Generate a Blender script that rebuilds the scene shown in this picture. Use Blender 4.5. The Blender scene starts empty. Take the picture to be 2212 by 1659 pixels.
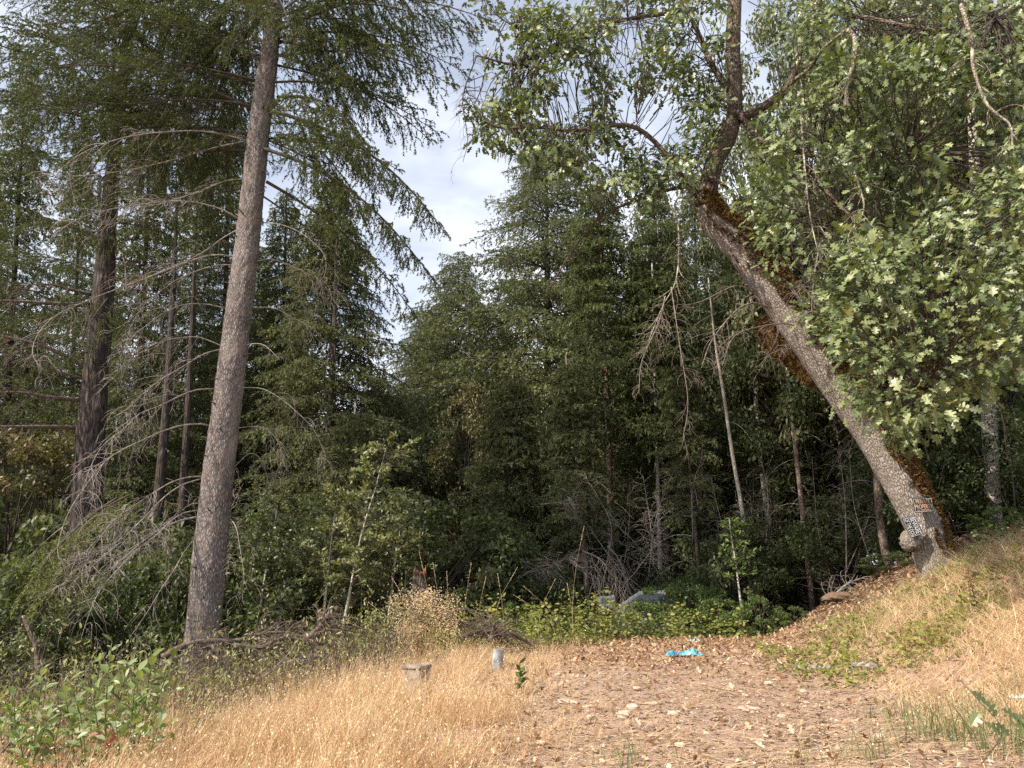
import bpy, math, random
import numpy as np
from mathutils import Vector, Matrix, noise as mnoise

# ------------------------------------------------------------------ camera, sky, sun, exposure
S = bpy.context.scene
EYE = 1.6
PITCH = math.radians(16.4)
F = 1671.0                       # focal length in the units of a 2212 px wide picture
cam_d = bpy.data.cameras.new("camera"); cam = bpy.data.objects.new("camera", cam_d)
S.collection.objects.link(cam); S.camera = cam
cam_d.sensor_fit = 'HORIZONTAL'; cam_d.sensor_width = 36.0; cam_d.lens = 36.0 * F / 2212.0
cam_d.clip_start = 0.05; cam_d.clip_end = 1500
cam.location = (0, 0, EYE); cam.rotation_euler = (math.pi / 2 + PITCH, 0, 0)

SUN_EL = math.radians(42); SUN_AZ = math.atan2(-0.83, -0.56)
w = bpy.data.worlds.new("World"); S.world = w; w.use_nodes = True
nt = w.node_tree; nt.nodes.clear()
out = nt.nodes.new("ShaderNodeOutputWorld"); bg = nt.nodes.new("ShaderNodeBackground")
sky = nt.nodes.new("ShaderNodeTexSky"); sky.sky_type = 'NISHITA'; sky.sun_disc = False
sky.sun_elevation = SUN_EL; sky.sun_rotation = SUN_AZ % (2 * math.pi); sky.air_density = 1.0; sky.dust_density = 1.5; sky.ozone_density = 1.6
tc = nt.nodes.new("ShaderNodeTexCoord"); mp = nt.nodes.new("ShaderNodeMapping"); mp.inputs['Scale'].default_value = (1, 1, 2.2)
mp.inputs['Location'].default_value = (0.3, 0.1, 0.25)
nz = nt.nodes.new("ShaderNodeTexNoise"); nz.inputs['Scale'].default_value = 2.6; nz.inputs['Detail'].default_value = 7; nz.inputs['Roughness'].default_value = 0.55
rp = nt.nodes.new("ShaderNodeValToRGB"); rp.color_ramp.elements[0].position = 0.33; rp.color_ramp.elements[1].position = 0.54
rp.color_ramp.elements[0].color = (0.38, 0.38, 0.38, 1); rp.color_ramp.elements[1].color = (0.92, 0.92, 0.92, 1)
mx = nt.nodes.new("ShaderNodeMix"); mx.data_type = 'RGBA'; mx.inputs[7].default_value = (6.6, 6.9, 7.6, 1)
L = nt.links.new
L(tc.outputs['Generated'], mp.inputs[0]); L(mp.outputs[0], nz.inputs['Vector'])
sx_ = nt.nodes.new("ShaderNodeSeparateXYZ"); L(tc.outputs['Generated'], sx_.inputs[0])
ma = nt.nodes.new("ShaderNodeMath"); ma.operation = 'MULTIPLY_ADD'; L(sx_.outputs[2], ma.inputs[0]); ma.inputs[1].default_value = -0.62; ma.inputs[2].default_value = 0.26
mb_ = nt.nodes.new("ShaderNodeMath"); mb_.operation = 'ADD'; L(nz.outputs[0], mb_.inputs[0]); L(ma.outputs[0], mb_.inputs[1]); L(mb_.outputs[0], rp.inputs[0])
L(rp.outputs[0], mx.inputs[0]); L(sky.outputs[0], mx.inputs[6]); L(mx.outputs[2], bg.inputs[0]); L(bg.outputs[0], out.inputs[0])
bg.inputs[1].default_value = 0.125
sd = bpy.data.lights.new("sun", 'SUN'); so = bpy.data.objects.new("sun", sd); S.collection.objects.link(so)
sd.energy = 5.0; sd.angle = math.radians(0.6); sd.color = (1.0, 0.88, 0.74)
sdir = Vector((math.sin(SUN_AZ) * math.cos(SUN_EL), math.cos(SUN_AZ) * math.cos(SUN_EL), math.sin(SUN_EL)))
so.rotation_euler = sdir.to_track_quat('Z', 'Y').to_euler(); so.location = (-20, -20, 30)
S.view_settings.view_transform = 'Standard'; S.view_settings.look = 'None'
S.view_settings.gamma = 1.0; S.view_settings.exposure = 0.55; S.view_settings.use_curve_mapping = False
S.render.engine = 'CYCLES'; S.cycles.use_denoising = False
S.cycles.max_bounces = 8; S.cycles.diffuse_bounces = 6; S.cycles.transmission_bounces = 6; S.cycles.transparent_max_bounces = 4
S.cycles.sample_clamp_indirect = 8.0

# ------------------------------------------------------------------ helpers
rng = np.random.default_rng(7)
random.seed(7)
C = S.collection
st, ct = math.sin(PITCH), math.cos(PITCH)

def P(px, py, Y):
    """world point seen at picture position px,py (2212 wide) at distance Y in front of the camera"""
    xv = (px - 1106) / F; yv = -(py - 829.5) / F
    dy = ct - yv * st; dz = st + yv * ct
    k = Y / dy
    return np.array([xv * k, Y, EYE + dz * k])

def mperpx(px, py, Y):
    yv = -(py - 829.5) / F
    return Y / (ct - yv * st) / F

def sp(t, k=1.0):
    return np.log1p(np.exp(np.clip(t / k, -40, 40))) * k

def G(x, y):
    """ground height"""
    x = np.asarray(x, float); y = np.asarray(y, float)
    z = np.interp(y, [-60, 0, 2.5, 4.5, 11.5, 14, 20, 45, 200], [-1.7, -1.5, -1.0, -0.80, -0.38, -0.60, -1.45, -1.6, -1.6])
    z = z - 0.095 * sp(-x - 0.2, 0.3)
    near = 1 / (1 + np.exp(-(y - 6.5) * 1.5))
    z = z - 0.26 * sp(-x * 0.8 + (np.minimum(y, 26) - 8) * 0.55 - 4.2, 0.6) * (0.35 + 0.65 * near)
    x0 = 3.05 + 0.2 * sp(y - 8, 0.5)
    d = sp(x - x0, 0.18)
    z = z + 0.54 * d - 0.24 * sp(x - x0 - 2.3, 0.3)
    z = z - 0.36 * sp(x - 26, 2)
    z = z + 0.16 * sp(y - 30, 2.0) - 0.16 * sp(y - 110, 4)
    z = z + 0.05 * np.sin(x * 1.3 + 0.6) * np.sin(y * 1.1) + 0.02 * np.sin(x * 3.7 + y * 2.1) * np.sin(y * 4.3 - x)
    return z + EYE

def tag(o, label=None, cat=None, group=None, kind=None):
    if label: o['label'] = label
    if cat: o['category'] = cat
    if group: o['group'] = group
    if kind: o['kind'] = kind
    return o

def empty(name, loc, label, cat, group=None):
    o = bpy.data.objects.new(name, None); C.objects.link(o); o.location = loc; o.empty_display_size = 0.2
    return tag(o, label, cat, group)

class MB:
    """collects triangles (numpy) and links them as one mesh object"""
    def __init__(s): s.v = []; s.f = []; s.t = []; s.b = []; s.mi = []; s.n = 0
    def add(s, v, f, tint=0.5, bark=None, mi=0):
        v = np.asarray(v, float).reshape(-1, 3); f = np.asarray(f, int).reshape(-1, 3)
        if len(v) == 0: return
        s.v.append(v); s.f.append(f + s.n); s.n += len(v)
        t = np.empty(len(v)); t[:] = tint; s.t.append(t)
        s.b.append(v if bark is None else bark)
        s.mi.append(np.full(len(f), mi, int))
    def arrays(s):
        return np.concatenate(s.v), np.concatenate(s.f), np.concatenate(s.t), np.concatenate(s.b), np.concatenate(s.mi)
    def mesh(s, name, mats, smooth=True, bark=False):
        v, f, t, b, mi = s.arrays()
        me = bpy.data.meshes.new(name)
        me.vertices.add(len(v)); me.vertices.foreach_set('co', v.astype(np.float32).ravel())
        me.loops.add(len(f) * 3); me.loops.foreach_set('vertex_index', f.astype(np.int32).ravel())
        me.polygons.add(len(f)); me.polygons.foreach_set('loop_start', np.arange(0, len(f) * 3, 3, dtype=np.int32))
        me.polygons.foreach_set('material_index', mi.astype(np.int32))
        me.polygons.foreach_set('use_smooth', np.full(len(f), smooth))
        a = me.attributes.new('tint', 'FLOAT', 'POINT'); a.data.foreach_set('value', t.astype(np.float32))
        if bark:
            a = me.attributes.new('bark', 'FLOAT_VECTOR', 'POINT'); a.data.foreach_set('vector', b.astype(np.float32).ravel())
        for m in (mats if isinstance(mats, (list, tuple)) else [mats]): me.materials.append(m)
        me.update(calc_edges=True)
        return me
    def obj(s, name, mats, parent=None, smooth=True, bark=False):
        return link(name, s.mesh(name, mats, smooth, bark), parent)

def link(name, me, parent=None):
    o = bpy.data.objects.new(name, me); C.objects.link(o)
    if parent is not None:
        o.parent = parent
        o.matrix_parent_inverse = Matrix.Translation(-parent.location)
    return o

def nrm(a):
    a = np.asarray(a, float); return a / np.maximum(np.linalg.norm(a, axis=-1, keepdims=True), 1e-9)

def resample(pts, n):
    """smooth curve through points (catmull-rom), n samples; works on rows of any width"""
    p = np.asarray(pts, float)
    if len(p) == 2:
        u = np.linspace(0, 1, n)[:, None]; return p[0] * (1 - u) + p[1] * u
    q = np.vstack([2 * p[0] - p[1], p, 2 * p[-1] - p[-2]])
    d = np.concatenate([[0], np.cumsum(np.linalg.norm(np.diff(p[:, :3], axis=0), axis=1))]); d /= d[-1]
    us = np.linspace(0, 1, n); o = []
    for u in us:
        i = min(np.searchsorted(d, u, side='right') - 1, len(p) - 2); i = max(i, 0)
        t = (u - d[i]) / max(d[i + 1] - d[i], 1e-9)
        a, b, c, e = q[i], q[i + 1], q[i + 2], q[i + 3]
        o.append(0.5 * ((2 * b) + (-a + c) * t + (2 * a - 5 * b + 4 * c - e) * t * t + (-a + 3 * b - 3 * c + e) * t ** 3))
    return np.array(o)

def tube(path, rad, sides=8, rough=0.0, seed=0, cap=True, lump=0.0):
    """closed tube; returns verts, tris, bark coords (x,y around, z along)"""
    p = np.asarray(path, float); n = len(p); r = np.empty(n); r[:] = rad
    t = nrm(np.gradient(p, axis=0))
    a = np.zeros((n, 3)); ref = np.array([1, 0, 0]) if abs(t[0][0]) < 0.8 else np.array([0, 1, 0])
    a[0] = nrm(np.cross(np.cross(t[0], ref), t[0]))
    for i in range(1, n):
        v = a[i - 1] - t[i] * np.dot(a[i - 1], t[i]); a[i] = nrm(v)
    b = np.cross(t, a)
    th = np.linspace(0, 2 * np.pi, sides, endpoint=False)
    ln = np.concatenate([[0], np.cumsum(np.linalg.norm(np.diff(p, axis=0), axis=1))])
    rr = np.repeat(r[:, None], sides, 1)
    if rough > 0:
        g = np.random.default_rng(seed)
        rr = rr * (1 + rough * g.standard_normal(rr.shape))
    if lump > 0:
        rr = rr * (1 + lump * (np.sin(th[None] * 2 + ln[:, None] * 1.3) + 0.6 * np.sin(th[None] * 3 - ln[:, None] * 2.1 + seed) + 0.4 * np.sin(th[None] * 5 + ln[:, None] * 4.7)))
    v = p[:, None] + rr[..., None] * (np.cos(th)[None, :, None] * a[:, None] + np.sin(th)[None, :, None] * b[:, None])
    r0 = float(np.mean(r))
    bk = np.stack([np.broadcast_to(np.cos(th) * r0, (n, sides)), np.broadcast_to(np.sin(th) * r0, (n, sides)), np.broadcast_to(ln[:, None], (n, sides))], -1)
    i = np.arange(n - 1)[:, None] * sides; j = np.arange(sides)[None]; k = (j + 1) % sides
    f1 = np.stack([i + j, i + k, i + sides + k], -1).reshape(-1, 3); f2 = np.stack([i + j, i + sides + k, i + sides + j], -1).reshape(-1, 3)
    f = [f1, f2]; v = v.reshape(-1, 3); bk = bk.reshape(-1, 3)
    if cap:
        m = len(v); v = np.vstack([v, p[0], p[-1]]); bk = np.vstack([bk, [0, 0, 0], [0, 0, ln[-1]]])
        jj = np.arange(sides); kk = (jj + 1) % sides
        f.append(np.stack([kk, jj, np.full(sides, m)], -1)); e = (n - 1) * sides
        f.append(np.stack([e + jj, e + kk, np.full(sides, m + 1)], -1))
    return v, np.concatenate(f), bk

def tubes(paths, rads, sides=3):
    """many equal-length open tubes at once. paths (m,n,3) rads (m,n)"""
    p = np.asarray(paths, float); m, n, _ = p.shape; r = np.broadcast_to(rads, (m, n))
    t = nrm(np.gradient(p, axis=1)); mean = nrm(p[:, -1] - p[:, 0])
    ref = np.where(np.abs(mean[:, 2:3]) < 0.8, np.array([[0, 0, 1.0]]), np.array([[1.0, 0, 0]]))
    a = nrm(np.cross(t, ref[:, None])); b = np.cross(t, a)
    th = np.linspace(0, 2 * np.pi, sides, endpoint=False)
    v = p[:, :, None] + r[:, :, None, None] * (np.cos(th)[:, None] * a[:, :, None] + np.sin(th)[:, None] * b[:, :, None])
    base = (np.arange(m) * n * sides)[:, None, None]; i = (np.arange(n - 1) * sides)[None, :, None]; j = np.arange(sides)[None, None]; k = (j + 1) % sides
    f = np.concatenate([np.stack([base + i + j, base + i + k, base + i + sides + k], -1).reshape(-1, 3),
                        np.stack([base + i + j, base + i + sides + k, base + i + sides + j], -1).reshape(-1, 3)])
    return v.reshape(-1, 3), f

def stamp(tv, tf, pos, d, nr, sc):
    """template (axis +X, normal +Z) stamped at pos along d with normal nr"""
    pos = np.asarray(pos, float); x = nrm(d); y = nrm(np.cross(nr, x)); z = np.cross(x, y)
    sc = np.broadcast_to(sc, (len(pos),))
    v = pos[:, None] + sc[:, None, None] * (tv[None, :, 0:1] * x[:, None] + tv[None, :, 1:2] * y[:, None] + tv[None, :, 2:3] * z[:, None])
    f = (np.arange(len(pos)) * len(tv))[:, None, None] + tf[None]
    return v.reshape(-1, 3), f.reshape(-1, 3)

def rdir(m, g=rng):
    return nrm(g.standard_normal((m, 3)))

# leaf templates (length 1 along +X)
def leaf_oval(fold=0.12, wid=0.24, curl=0.1):
    xs = np.array([0.0, 0.25, 0.6, 1.0]); ws = np.array([0.0, 0.8, 0.95, 0.0]) * wid
    v = [[0, 0, 0]]
    mid = [[x, 0, -curl * x * x] for x in xs]
    v = mid + [[0.25, ws[1], fold * .8 - curl * .06], [0.6, ws[2], fold - curl * .36], [0.25, -ws[1], fold * .8 - curl * .06], [0.6, -ws[2], fold - curl * .36]]
    f = [[0, 1, 4], [1, 2, 5], [1, 5, 4], [2, 3, 5], [0, 6, 1], [1, 7, 2], [1, 6, 7], [2, 7, 3]]
    return np.array(v, float), np.array(f)

def leaf_lobed(curl=0.15, fold=0.08, lob=1.0):
    """deeply lobed oak leaf, 3 lobes a side + tip"""
    up = [(0.16, .05), (0.22, .20), (0.33, .22), (0.38, .08), (0.46, .34), (0.58, .36), (0.62, .10), (0.74, .26), (0.84, .24), (0.86, .08), (1.0, .0)]
    v = [[0, 0, 0]]; 
    for x, y in up: v.append([x, y * lob, fold * y * 2 - curl * x * x])
    n = len(up)
    for x, y in up[:-1]: v.append([x, -y * lob, fold * y * 2 - curl * x * x])
    spine = [0.2, 0.42, 0.66, 0.86]
    s0 = len(v)
    for x in spine: v.append([x, 0, -curl * x * x])
    A, B, Cc, D = s0, s0 + 1, s0 + 2, s0 + 3
    def side(o):
        k = lambda i: i if o == 0 or i == n else i + n
        f = [[0, A, k(1)], [A, k(2), k(1)], [A, k(3), k(2)], [A, k(4), k(3)], [A, B, k(4)], [B, k(5), k(4)], [B, k(6), k(5)], [B, k(7), k(6)],
             [B, Cc, k(7)], [Cc, k(8), k(7)], [Cc, k(9), k(8)], [Cc, D, k(9)], [D, k(10), k(9)], [D, k(11), k(10)]]
        return f if o == 0 else [[a, c, b] for a, b, c in f]
    return np.array(v, float), np.array(side(0) + side(1))

def leaf_star(curl=0.15):
    """cheap lobed leaf, 10 triangles"""
    pts = [(0, 0), (.25, .22), (.36, .08), (.5, .38), (.64, .1), (.82, .26), (1, 0), (.82, -.26), (.64, -.1), (.5, -.38), (.36, -.08), (.25, -.22)]
    v = [[x, y, 0.1 * abs(y) - curl * x * x] for x, y in pts]; v.append([.5, 0, -curl * .25]); c = 12
    return np.array(v, float), np.array([[c, i, (i + 1) % 12] for i in range(12)])

DIA = (np.array([[0, 0, 0], [.45, .26, .05], [1, 0, -.08], [.45, -.26, .05]], float), np.array([[0, 2, 1], [0, 3, 2]]))

# ------------------------------------------------------------------ materials
def node(nt, typ, **kw):
    n = nt.nodes.new(typ)
    for k, v in kw.items():
        setattr(n, k, v)
    return n

def new_mat(name):
    m = bpy.data.materials.new(name); m.use_nodes = True; nt = m.node_tree; nt.nodes.clear()
    return m, nt, nt.nodes.new('ShaderNodeOutputMaterial')

def ramp(nt, src, stops):
    r = nt.nodes.new('ShaderNodeValToRGB'); e = r.color_ramp.elements
    while len(e) < len(stops): e.new(0.5)
    for i, (p, c) in enumerate(stops):
        e[i].position = p; e[i].color = (*c, 1)
    nt.links.new(src, r.inputs[0]); return r.outputs[0]

def leaf_mat(name, stops, trans=0.35, rough=0.5, spec=0.35, transcol=(1.25, 1.25, 0.5)):
    m, nt, o = new_mat(name)
    a = node(nt, 'ShaderNodeAttribute', attribute_name='tint')
    col = ramp(nt, a.outputs['Fac'], stops)
    pr = nt.nodes.new('ShaderNodeBsdfPrincipled'); pr.inputs['Roughness'].default_value = rough
    pr.inputs['Specular IOR Level'].default_value = spec
    nt.links.new(col, pr.inputs['Base Color'])
    tr = nt.nodes.new('ShaderNodeBsdfTranslucent'); mm = node(nt, 'ShaderNodeMix', data_type='RGBA', blend_type='MULTIPLY')
    mm.inputs[0].default_value = 1; mm.inputs[7].default_value = (*transcol, 1); nt.links.new(col, mm.inputs[6]); nt.links.new(mm.outputs[2], tr.inputs[0])
    ms = nt.nodes.new('ShaderNodeMixShader'); ms.inputs[0].default_value = trans
    nt.links.new(pr.outputs[0], ms.inputs[1]); nt.links.new(tr.outputs[0], ms.inputs[2]); nt.links.new(ms.outputs[0], o.inputs[0])
    return m

def bark_mat(name, dark, mid, light, scale=22.0, stretch=0.35, bump=0.02, patch=None, patch_amt=0.5, crack=0.35):
    """plates (voronoi) + fibres (noise) in trunk coordinates"""
    m, nt, o = new_mat(name); Lk = nt.links.new
    a = node(nt, 'ShaderNodeAttribute', attribute_name='bark')
    mp = nt.nodes.new('ShaderNodeMapping'); mp.inputs['Scale'].default_value = (1, 1, stretch); Lk(a.outputs['Vector'], mp.inputs[0])
    wn = nt.nodes.new('ShaderNodeTexNoise'); wn.inputs['Scale'].default_value = scale * 0.5; wn.inputs['Detail'].default_value = 3; Lk(mp.outputs[0], wn.inputs['Vector'])
    ad = node(nt, 'ShaderNodeMix', data_type='RGBA', blend_type='LINEAR_LIGHT'); ad.inputs[0].default_value = 0.02 * 22 / scale * 1.6
    Lk(mp.outputs[0], ad.inputs[6]); Lk(wn.outputs['Color'], ad.inputs[7])
    vo = node(nt, 'ShaderNodeTexVoronoi', feature='DISTANCE_TO_EDGE'); vo.inputs['Scale'].default_value = scale; Lk(ad.outputs[2], vo.inputs['Vector'])
    fn = nt.nodes.new('ShaderNodeTexNoise'); fn.inputs['Scale'].default_value = scale * 2.4; fn.inputs['Detail'].default_value = 6; fn.inputs['Roughness'].default_value = .7; Lk(mp.outputs[0], fn.inputs['Vector'])
    big = nt.nodes.new('ShaderNodeTexNoise'); big.inputs['Scale'].default_value = 2.4; big.inputs['Detail'].default_value = 4; Lk(a.outputs['Vector'], big.inputs['Vector'])
    ck = node(nt, 'ShaderNodeMapRange'); ck.inputs[1].default_value = 0.0; ck.inputs[2].default_value = crack; Lk(vo.outputs['Distance'], ck.inputs[0])
    su = node(nt, 'ShaderNodeMath', operation='MULTIPLY'); Lk(ck.outputs[0], su.inputs[0]); Lk(fn.outputs[0], su.inputs[1])
    s2 = node(nt, 'ShaderNodeMath', operation='MULTIPLY_ADD'); Lk(big.outputs[0], s2.inputs[0]); s2.inputs[1].default_value = 0.5; Lk(su.outputs[0], s2.inputs[2])
    col = ramp(nt, s2.outputs[0], [(0.2, dark), (0.5, mid), (0.85, light)])
    if patch:
        pn = nt.nodes.new('ShaderNodeTexNoise'); pn.inputs['Scale'].default_value = 5.0; pn.inputs['Detail'].default_value = 5; Lk(a.outputs['Vector'], pn.inputs['Vector'])
        pf = ramp(nt, pn.outputs[0], [(0.5, (0, 0, 0)), (0.62, (patch_amt,) * 3)])
        mxx = node(nt, 'ShaderNodeMix', data_type='RGBA'); Lk(pf, mxx.inputs[0]); Lk(col, mxx.inputs[6]); mxx.inputs[7].default_value = (*patch, 1); col = mxx.outputs[2]
    pr = nt.nodes.new('ShaderNodeBsdfPrincipled'); pr.inputs['Roughness'].default_value = 0.9; pr.inputs['Specular IOR Level'].default_value = 0.15
    bp = nt.nodes.new('ShaderNodeBump'); bp.inputs['Strength'].default_value = 1.0; bp.inputs['Distance'].default_value = bump
    Lk(su.outputs[0], bp.inputs['Height']); Lk(bp.outputs[0], pr.inputs['Normal']); Lk(col, pr.inputs['Base Color']); Lk(pr.outputs[0], o.inputs[0])
    return m

def plain_mat(name, col, rough=0.6, var=0.15, scale=8.0, metal=0.0, spec=0.4, bump=0.0, col2=None):
    m, nt, o = new_mat(name); Lk = nt.links.new
    tc = nt.nodes.new('ShaderNodeTexCoord'); n = nt.nodes.new('ShaderNodeTexNoise'); n.inputs['Scale'].default_value = scale; n.inputs['Detail'].default_value = 6; Lk(tc.outputs['Object'], n.inputs['Vector'])
    a = tuple(c * (1 - var) for c in col); b = tuple(min(1, c * (1 + var)) for c in col) if col2 is None else col2
    cc = ramp(nt, n.outputs[0], [(0.35, a), (0.65, b)])
    pr = nt.nodes.new('ShaderNodeBsdfPrincipled'); pr.inputs['Roughness'].default_value = rough; pr.inputs['Metallic'].default_value = metal; pr.inputs['Specular IOR Level'].default_value = spec
    Lk(cc, pr.inputs['Base Color'])
    if bump:
        bp = nt.nodes.new('ShaderNodeBump'); bp.inputs['Distance'].default_value = bump; Lk(n.outputs[0], bp.inputs['Height']); Lk(bp.outputs[0], pr.inputs['Normal'])
    Lk(pr.outputs[0], o.inputs[0]); return m

M = {}
M['needle'] = leaf_mat('needle', [(0, (.045, .062, .022)), (.5, (.088, .116, .042)), (1, (.155, .178, .065))], .28, .55, .25)
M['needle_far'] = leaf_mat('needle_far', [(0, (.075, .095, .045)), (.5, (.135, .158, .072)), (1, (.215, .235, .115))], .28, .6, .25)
M['needle_lit'] = leaf_mat('needle_lit', [(0, (.12, .15, .06)), (.5, (.20, .23, .085)), (1, (.30, .32, .14))], .35, .6, .2)  # brighter copy of needle, the sunlight is put into its colour
M['oak_leaf'] = leaf_mat('oak_leaf', [(0, (.035, .055, .022)), (.4, (.10, .138, .050)), (.75, (.22, .265, .11)), (1, (.40, .44, .25))], .20, .38, .45, (1.3, 1.25, .45))
M['sapling_leaf'] = leaf_mat('sapling_leaf', [(0, (.08, .10, .04)), (.5, (.18, .20, .09)), (1, (.32, .33, .18))], .32, .42, .45)
M['broad_leaf'] = leaf_mat('broad_leaf', [(0, (.045, .068, .028)), (.5, (.09, .12, .048)), (1, (.18, .20, .095))], .36, .45, .4)
M['warm_leaf'] = leaf_mat('warm_leaf', [(0, (.07, .07, .035)), (.5, (.13, .13, .055)), (1, (.22, .16, .075))], .30, .45, .4)
M['shrub_leaf'] = leaf_mat('shrub_leaf', [(0, (.055, .075, .03)), (.5, (.13, .15, .068)), (1, (.25, .26, .14))], .30, .4, .5)
M['manzanita'] = leaf_mat('manzanita', [(0, (.12, .17, .05)), (.4, (.19, .25, .08)), (.75, (.27, .33, .16)), (1, (.38, .42, .26))], .30, .4, .45, (1.2, 1.25, .4))
M['vine_leaf'] = leaf_mat('vine_leaf', [(0, (.08, .11, .03)), (.45, (.23, .26, .07)), (.8, (.38, .37, .10)), (.92, (.48, .42, .13)), (1, (.50, .34, .16))], .40, .45, .4)
M['bramble_leaf'] = leaf_mat('bramble_leaf', [(0, (.06, .10, .035)), (.6, (.13, .19, .06)), (1, (.24, .28, .10))], .35, .45, .4)
M['dry_grass'] = leaf_mat('dry_grass', [(0, (.26, .15, .08)), (.3, (.54, .37, .20)), (.65, (.72, .54, .34)), (.93, (.86, .72, .50)), (1, (.46, .46, .20))], .30, .6, .25, (1.1, 1, .8))
M['green_grass'] = leaf_mat('green_grass', [(0, (.10, .14, .07)), (.6, (.18, .22, .11)), (1, (.40, .36, .18))], .35, .5, .3)
M['dry_leaf'] = leaf_mat('dry_leaf', [(0, (.15, .075, .035)), (.35, (.33, .19, .10)), (.7, (.52, .36, .22)), (1, (.68, .55, .40))], .20, .7, .25, (1.1, 1, .8))
M['cream_weed'] = leaf_mat('cream_weed', [(0, (.50, .36, .20)), (.5, (.68, .54, .34)), (1, (.80, .70, .50))], .25, .7, .2, (1.1, 1, .8))
M['weed_leaf'] = leaf_mat('weed_leaf', [(0, (.12, .15, .06)), (.4, (.26, .28, .12)), (.75, (.44, .40, .22)), (1, (.68, .54, .34))], .3, .5, .3)
M['yellow_leaf'] = leaf_mat('yellow_leaf', [(0, (.45, .36, .08)), (1, (.55, .48, .15))], .3, .5, .3)
M['red_leaf'] = leaf_mat('red_leaf', [(0, (.24, .085, .06)), (1, (.36, .17, .12))], .3, .5, .3)
M['fir_bark'] = bark_mat('fir_bark', (.06, .052, .048), (.225, .20, .185), (.40, .37, .355), 50, .26, .018, (.28, .22, .19), .5, .3)
M['dark_bark'] = bark_mat('dark_bark', (.018, .016, .015), (.075, .065, .062), (.19, .165, .155), 17, .16, .04, (.10, .075, .05), .6, .4)
M['oak_bark'] = bark_mat('oak_bark', (.12, .10, .085), (.36, .325, .295), (.60, .56, .52), 46, .34, .022, (.24, .20, .14), .4, .3)
M['oak_bark_brown'] = bark_mat('oak_bark_brown', (.035, .028, .022), (.15, .115, .09), (.30, .25, .205), 30, .36, .03, (.15, .10, .055), .6, .3)
M['pale_bark'] = bark_mat('pale_bark', (.18, .155, .13), (.46, .42, .38), (.70, .66, .61), 26, .7, .01, (.38, .34, .29), .6, .25)
M['slim_bark'] = bark_mat('slim_bark', (.05, .035, .028), (.17, .125, .10), (.34, .27, .22), 26, .5, .012, (.26, .23, .19), .6, .3)
M['lichen_bark'] = bark_mat('lichen_bark', (.08, .06, .05), (.28, .23, .18), (.58, .55, .45), 34, .8, .012, (.55, .54, .42), .9, .3)
M['dead_wood'] = plain_mat('dead_wood', (.27, .235, .21), .85, .45, 24)
M['hang_wood'] = plain_mat('hang_wood', (.20, .165, .14), .85, .45, 24)
M['dead_wood_dark'] = plain_mat('dead_wood_dark', (.14, .105, .088), .9, .45, 20, bump=.01)
M['twig'] = plain_mat('twig', (.065, .05, .04), .85, .3, 14)
M['moss'] = leaf_mat('moss', [(0, (.06, .038, .018)), (.5, (.17, .105, .045)), (1, (.34, .23, .10))], .2, .95, .05, (1, 1, .8))

def ground_mat():
    m, nt, o = new_mat('earth'); Lk = nt.links.new
    g = nt.nodes.new('ShaderNodeNewGeometry')
    def noise_(scale, det=8, ro=.6):
        n = nt.nodes.new('ShaderNodeTexNoise'); n.inputs['Scale'].default_value = scale; n.inputs['Detail'].default_value = det; n.inputs['Roughness'].default_value = ro
        Lk(g.outputs['Position'], n.inputs['Vector']); return n.outputs[0]
    dirt = ramp(nt, noise_(9, 10, .7), [(.30, (.22, .14, .095)), (.5, (.41, .28, .20)), (.7, (.56, .42, .32))])
    fine = ramp(nt, noise_(70, 6, .75), [(.34, (.13, .08, .055)), (.48, (.40, .275, .195)), (.66, (.68, .53, .41))])
    mx = node(nt, 'ShaderNodeMix', data_type='RGBA'); mx.inputs[0].default_value = .6; Lk(dirt, mx.inputs[6]); Lk(fine, mx.inputs[7])
    duff = ramp(nt, noise_(24, 8, .7), [(.3, (.035, .024, .016)), (.55, (.11, .07, .045)), (.75, (.22, .15, .10))])
    a = node(nt, 'ShaderNodeAttribute', attribute_name='tint')
    m2 = node(nt, 'ShaderNodeMix', data_type='RGBA'); Lk(a.outputs['Fac'], m2.inputs[0]); Lk(mx.outputs[2], m2.inputs[6]); Lk(duff, m2.inputs[7])
    pr = nt.nodes.new('ShaderNodeBsdfPrincipled'); pr.inputs['Roughness'].default_value = .95; pr.inputs['Specular IOR Level'].default_value = .1
    bp = nt.nodes.new('ShaderNodeBump'); bp.inputs['Distance'].default_value = .02; Lk(noise_(55, 8, .75), bp.inputs['Height'])
    Lk(bp.outputs[0], pr.inputs['Normal']); Lk(m2.outputs[2], pr.inputs['Base Color']); Lk(pr.outputs[0], o.inputs[0])
    return m
M['earth'] = ground_mat()

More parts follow.
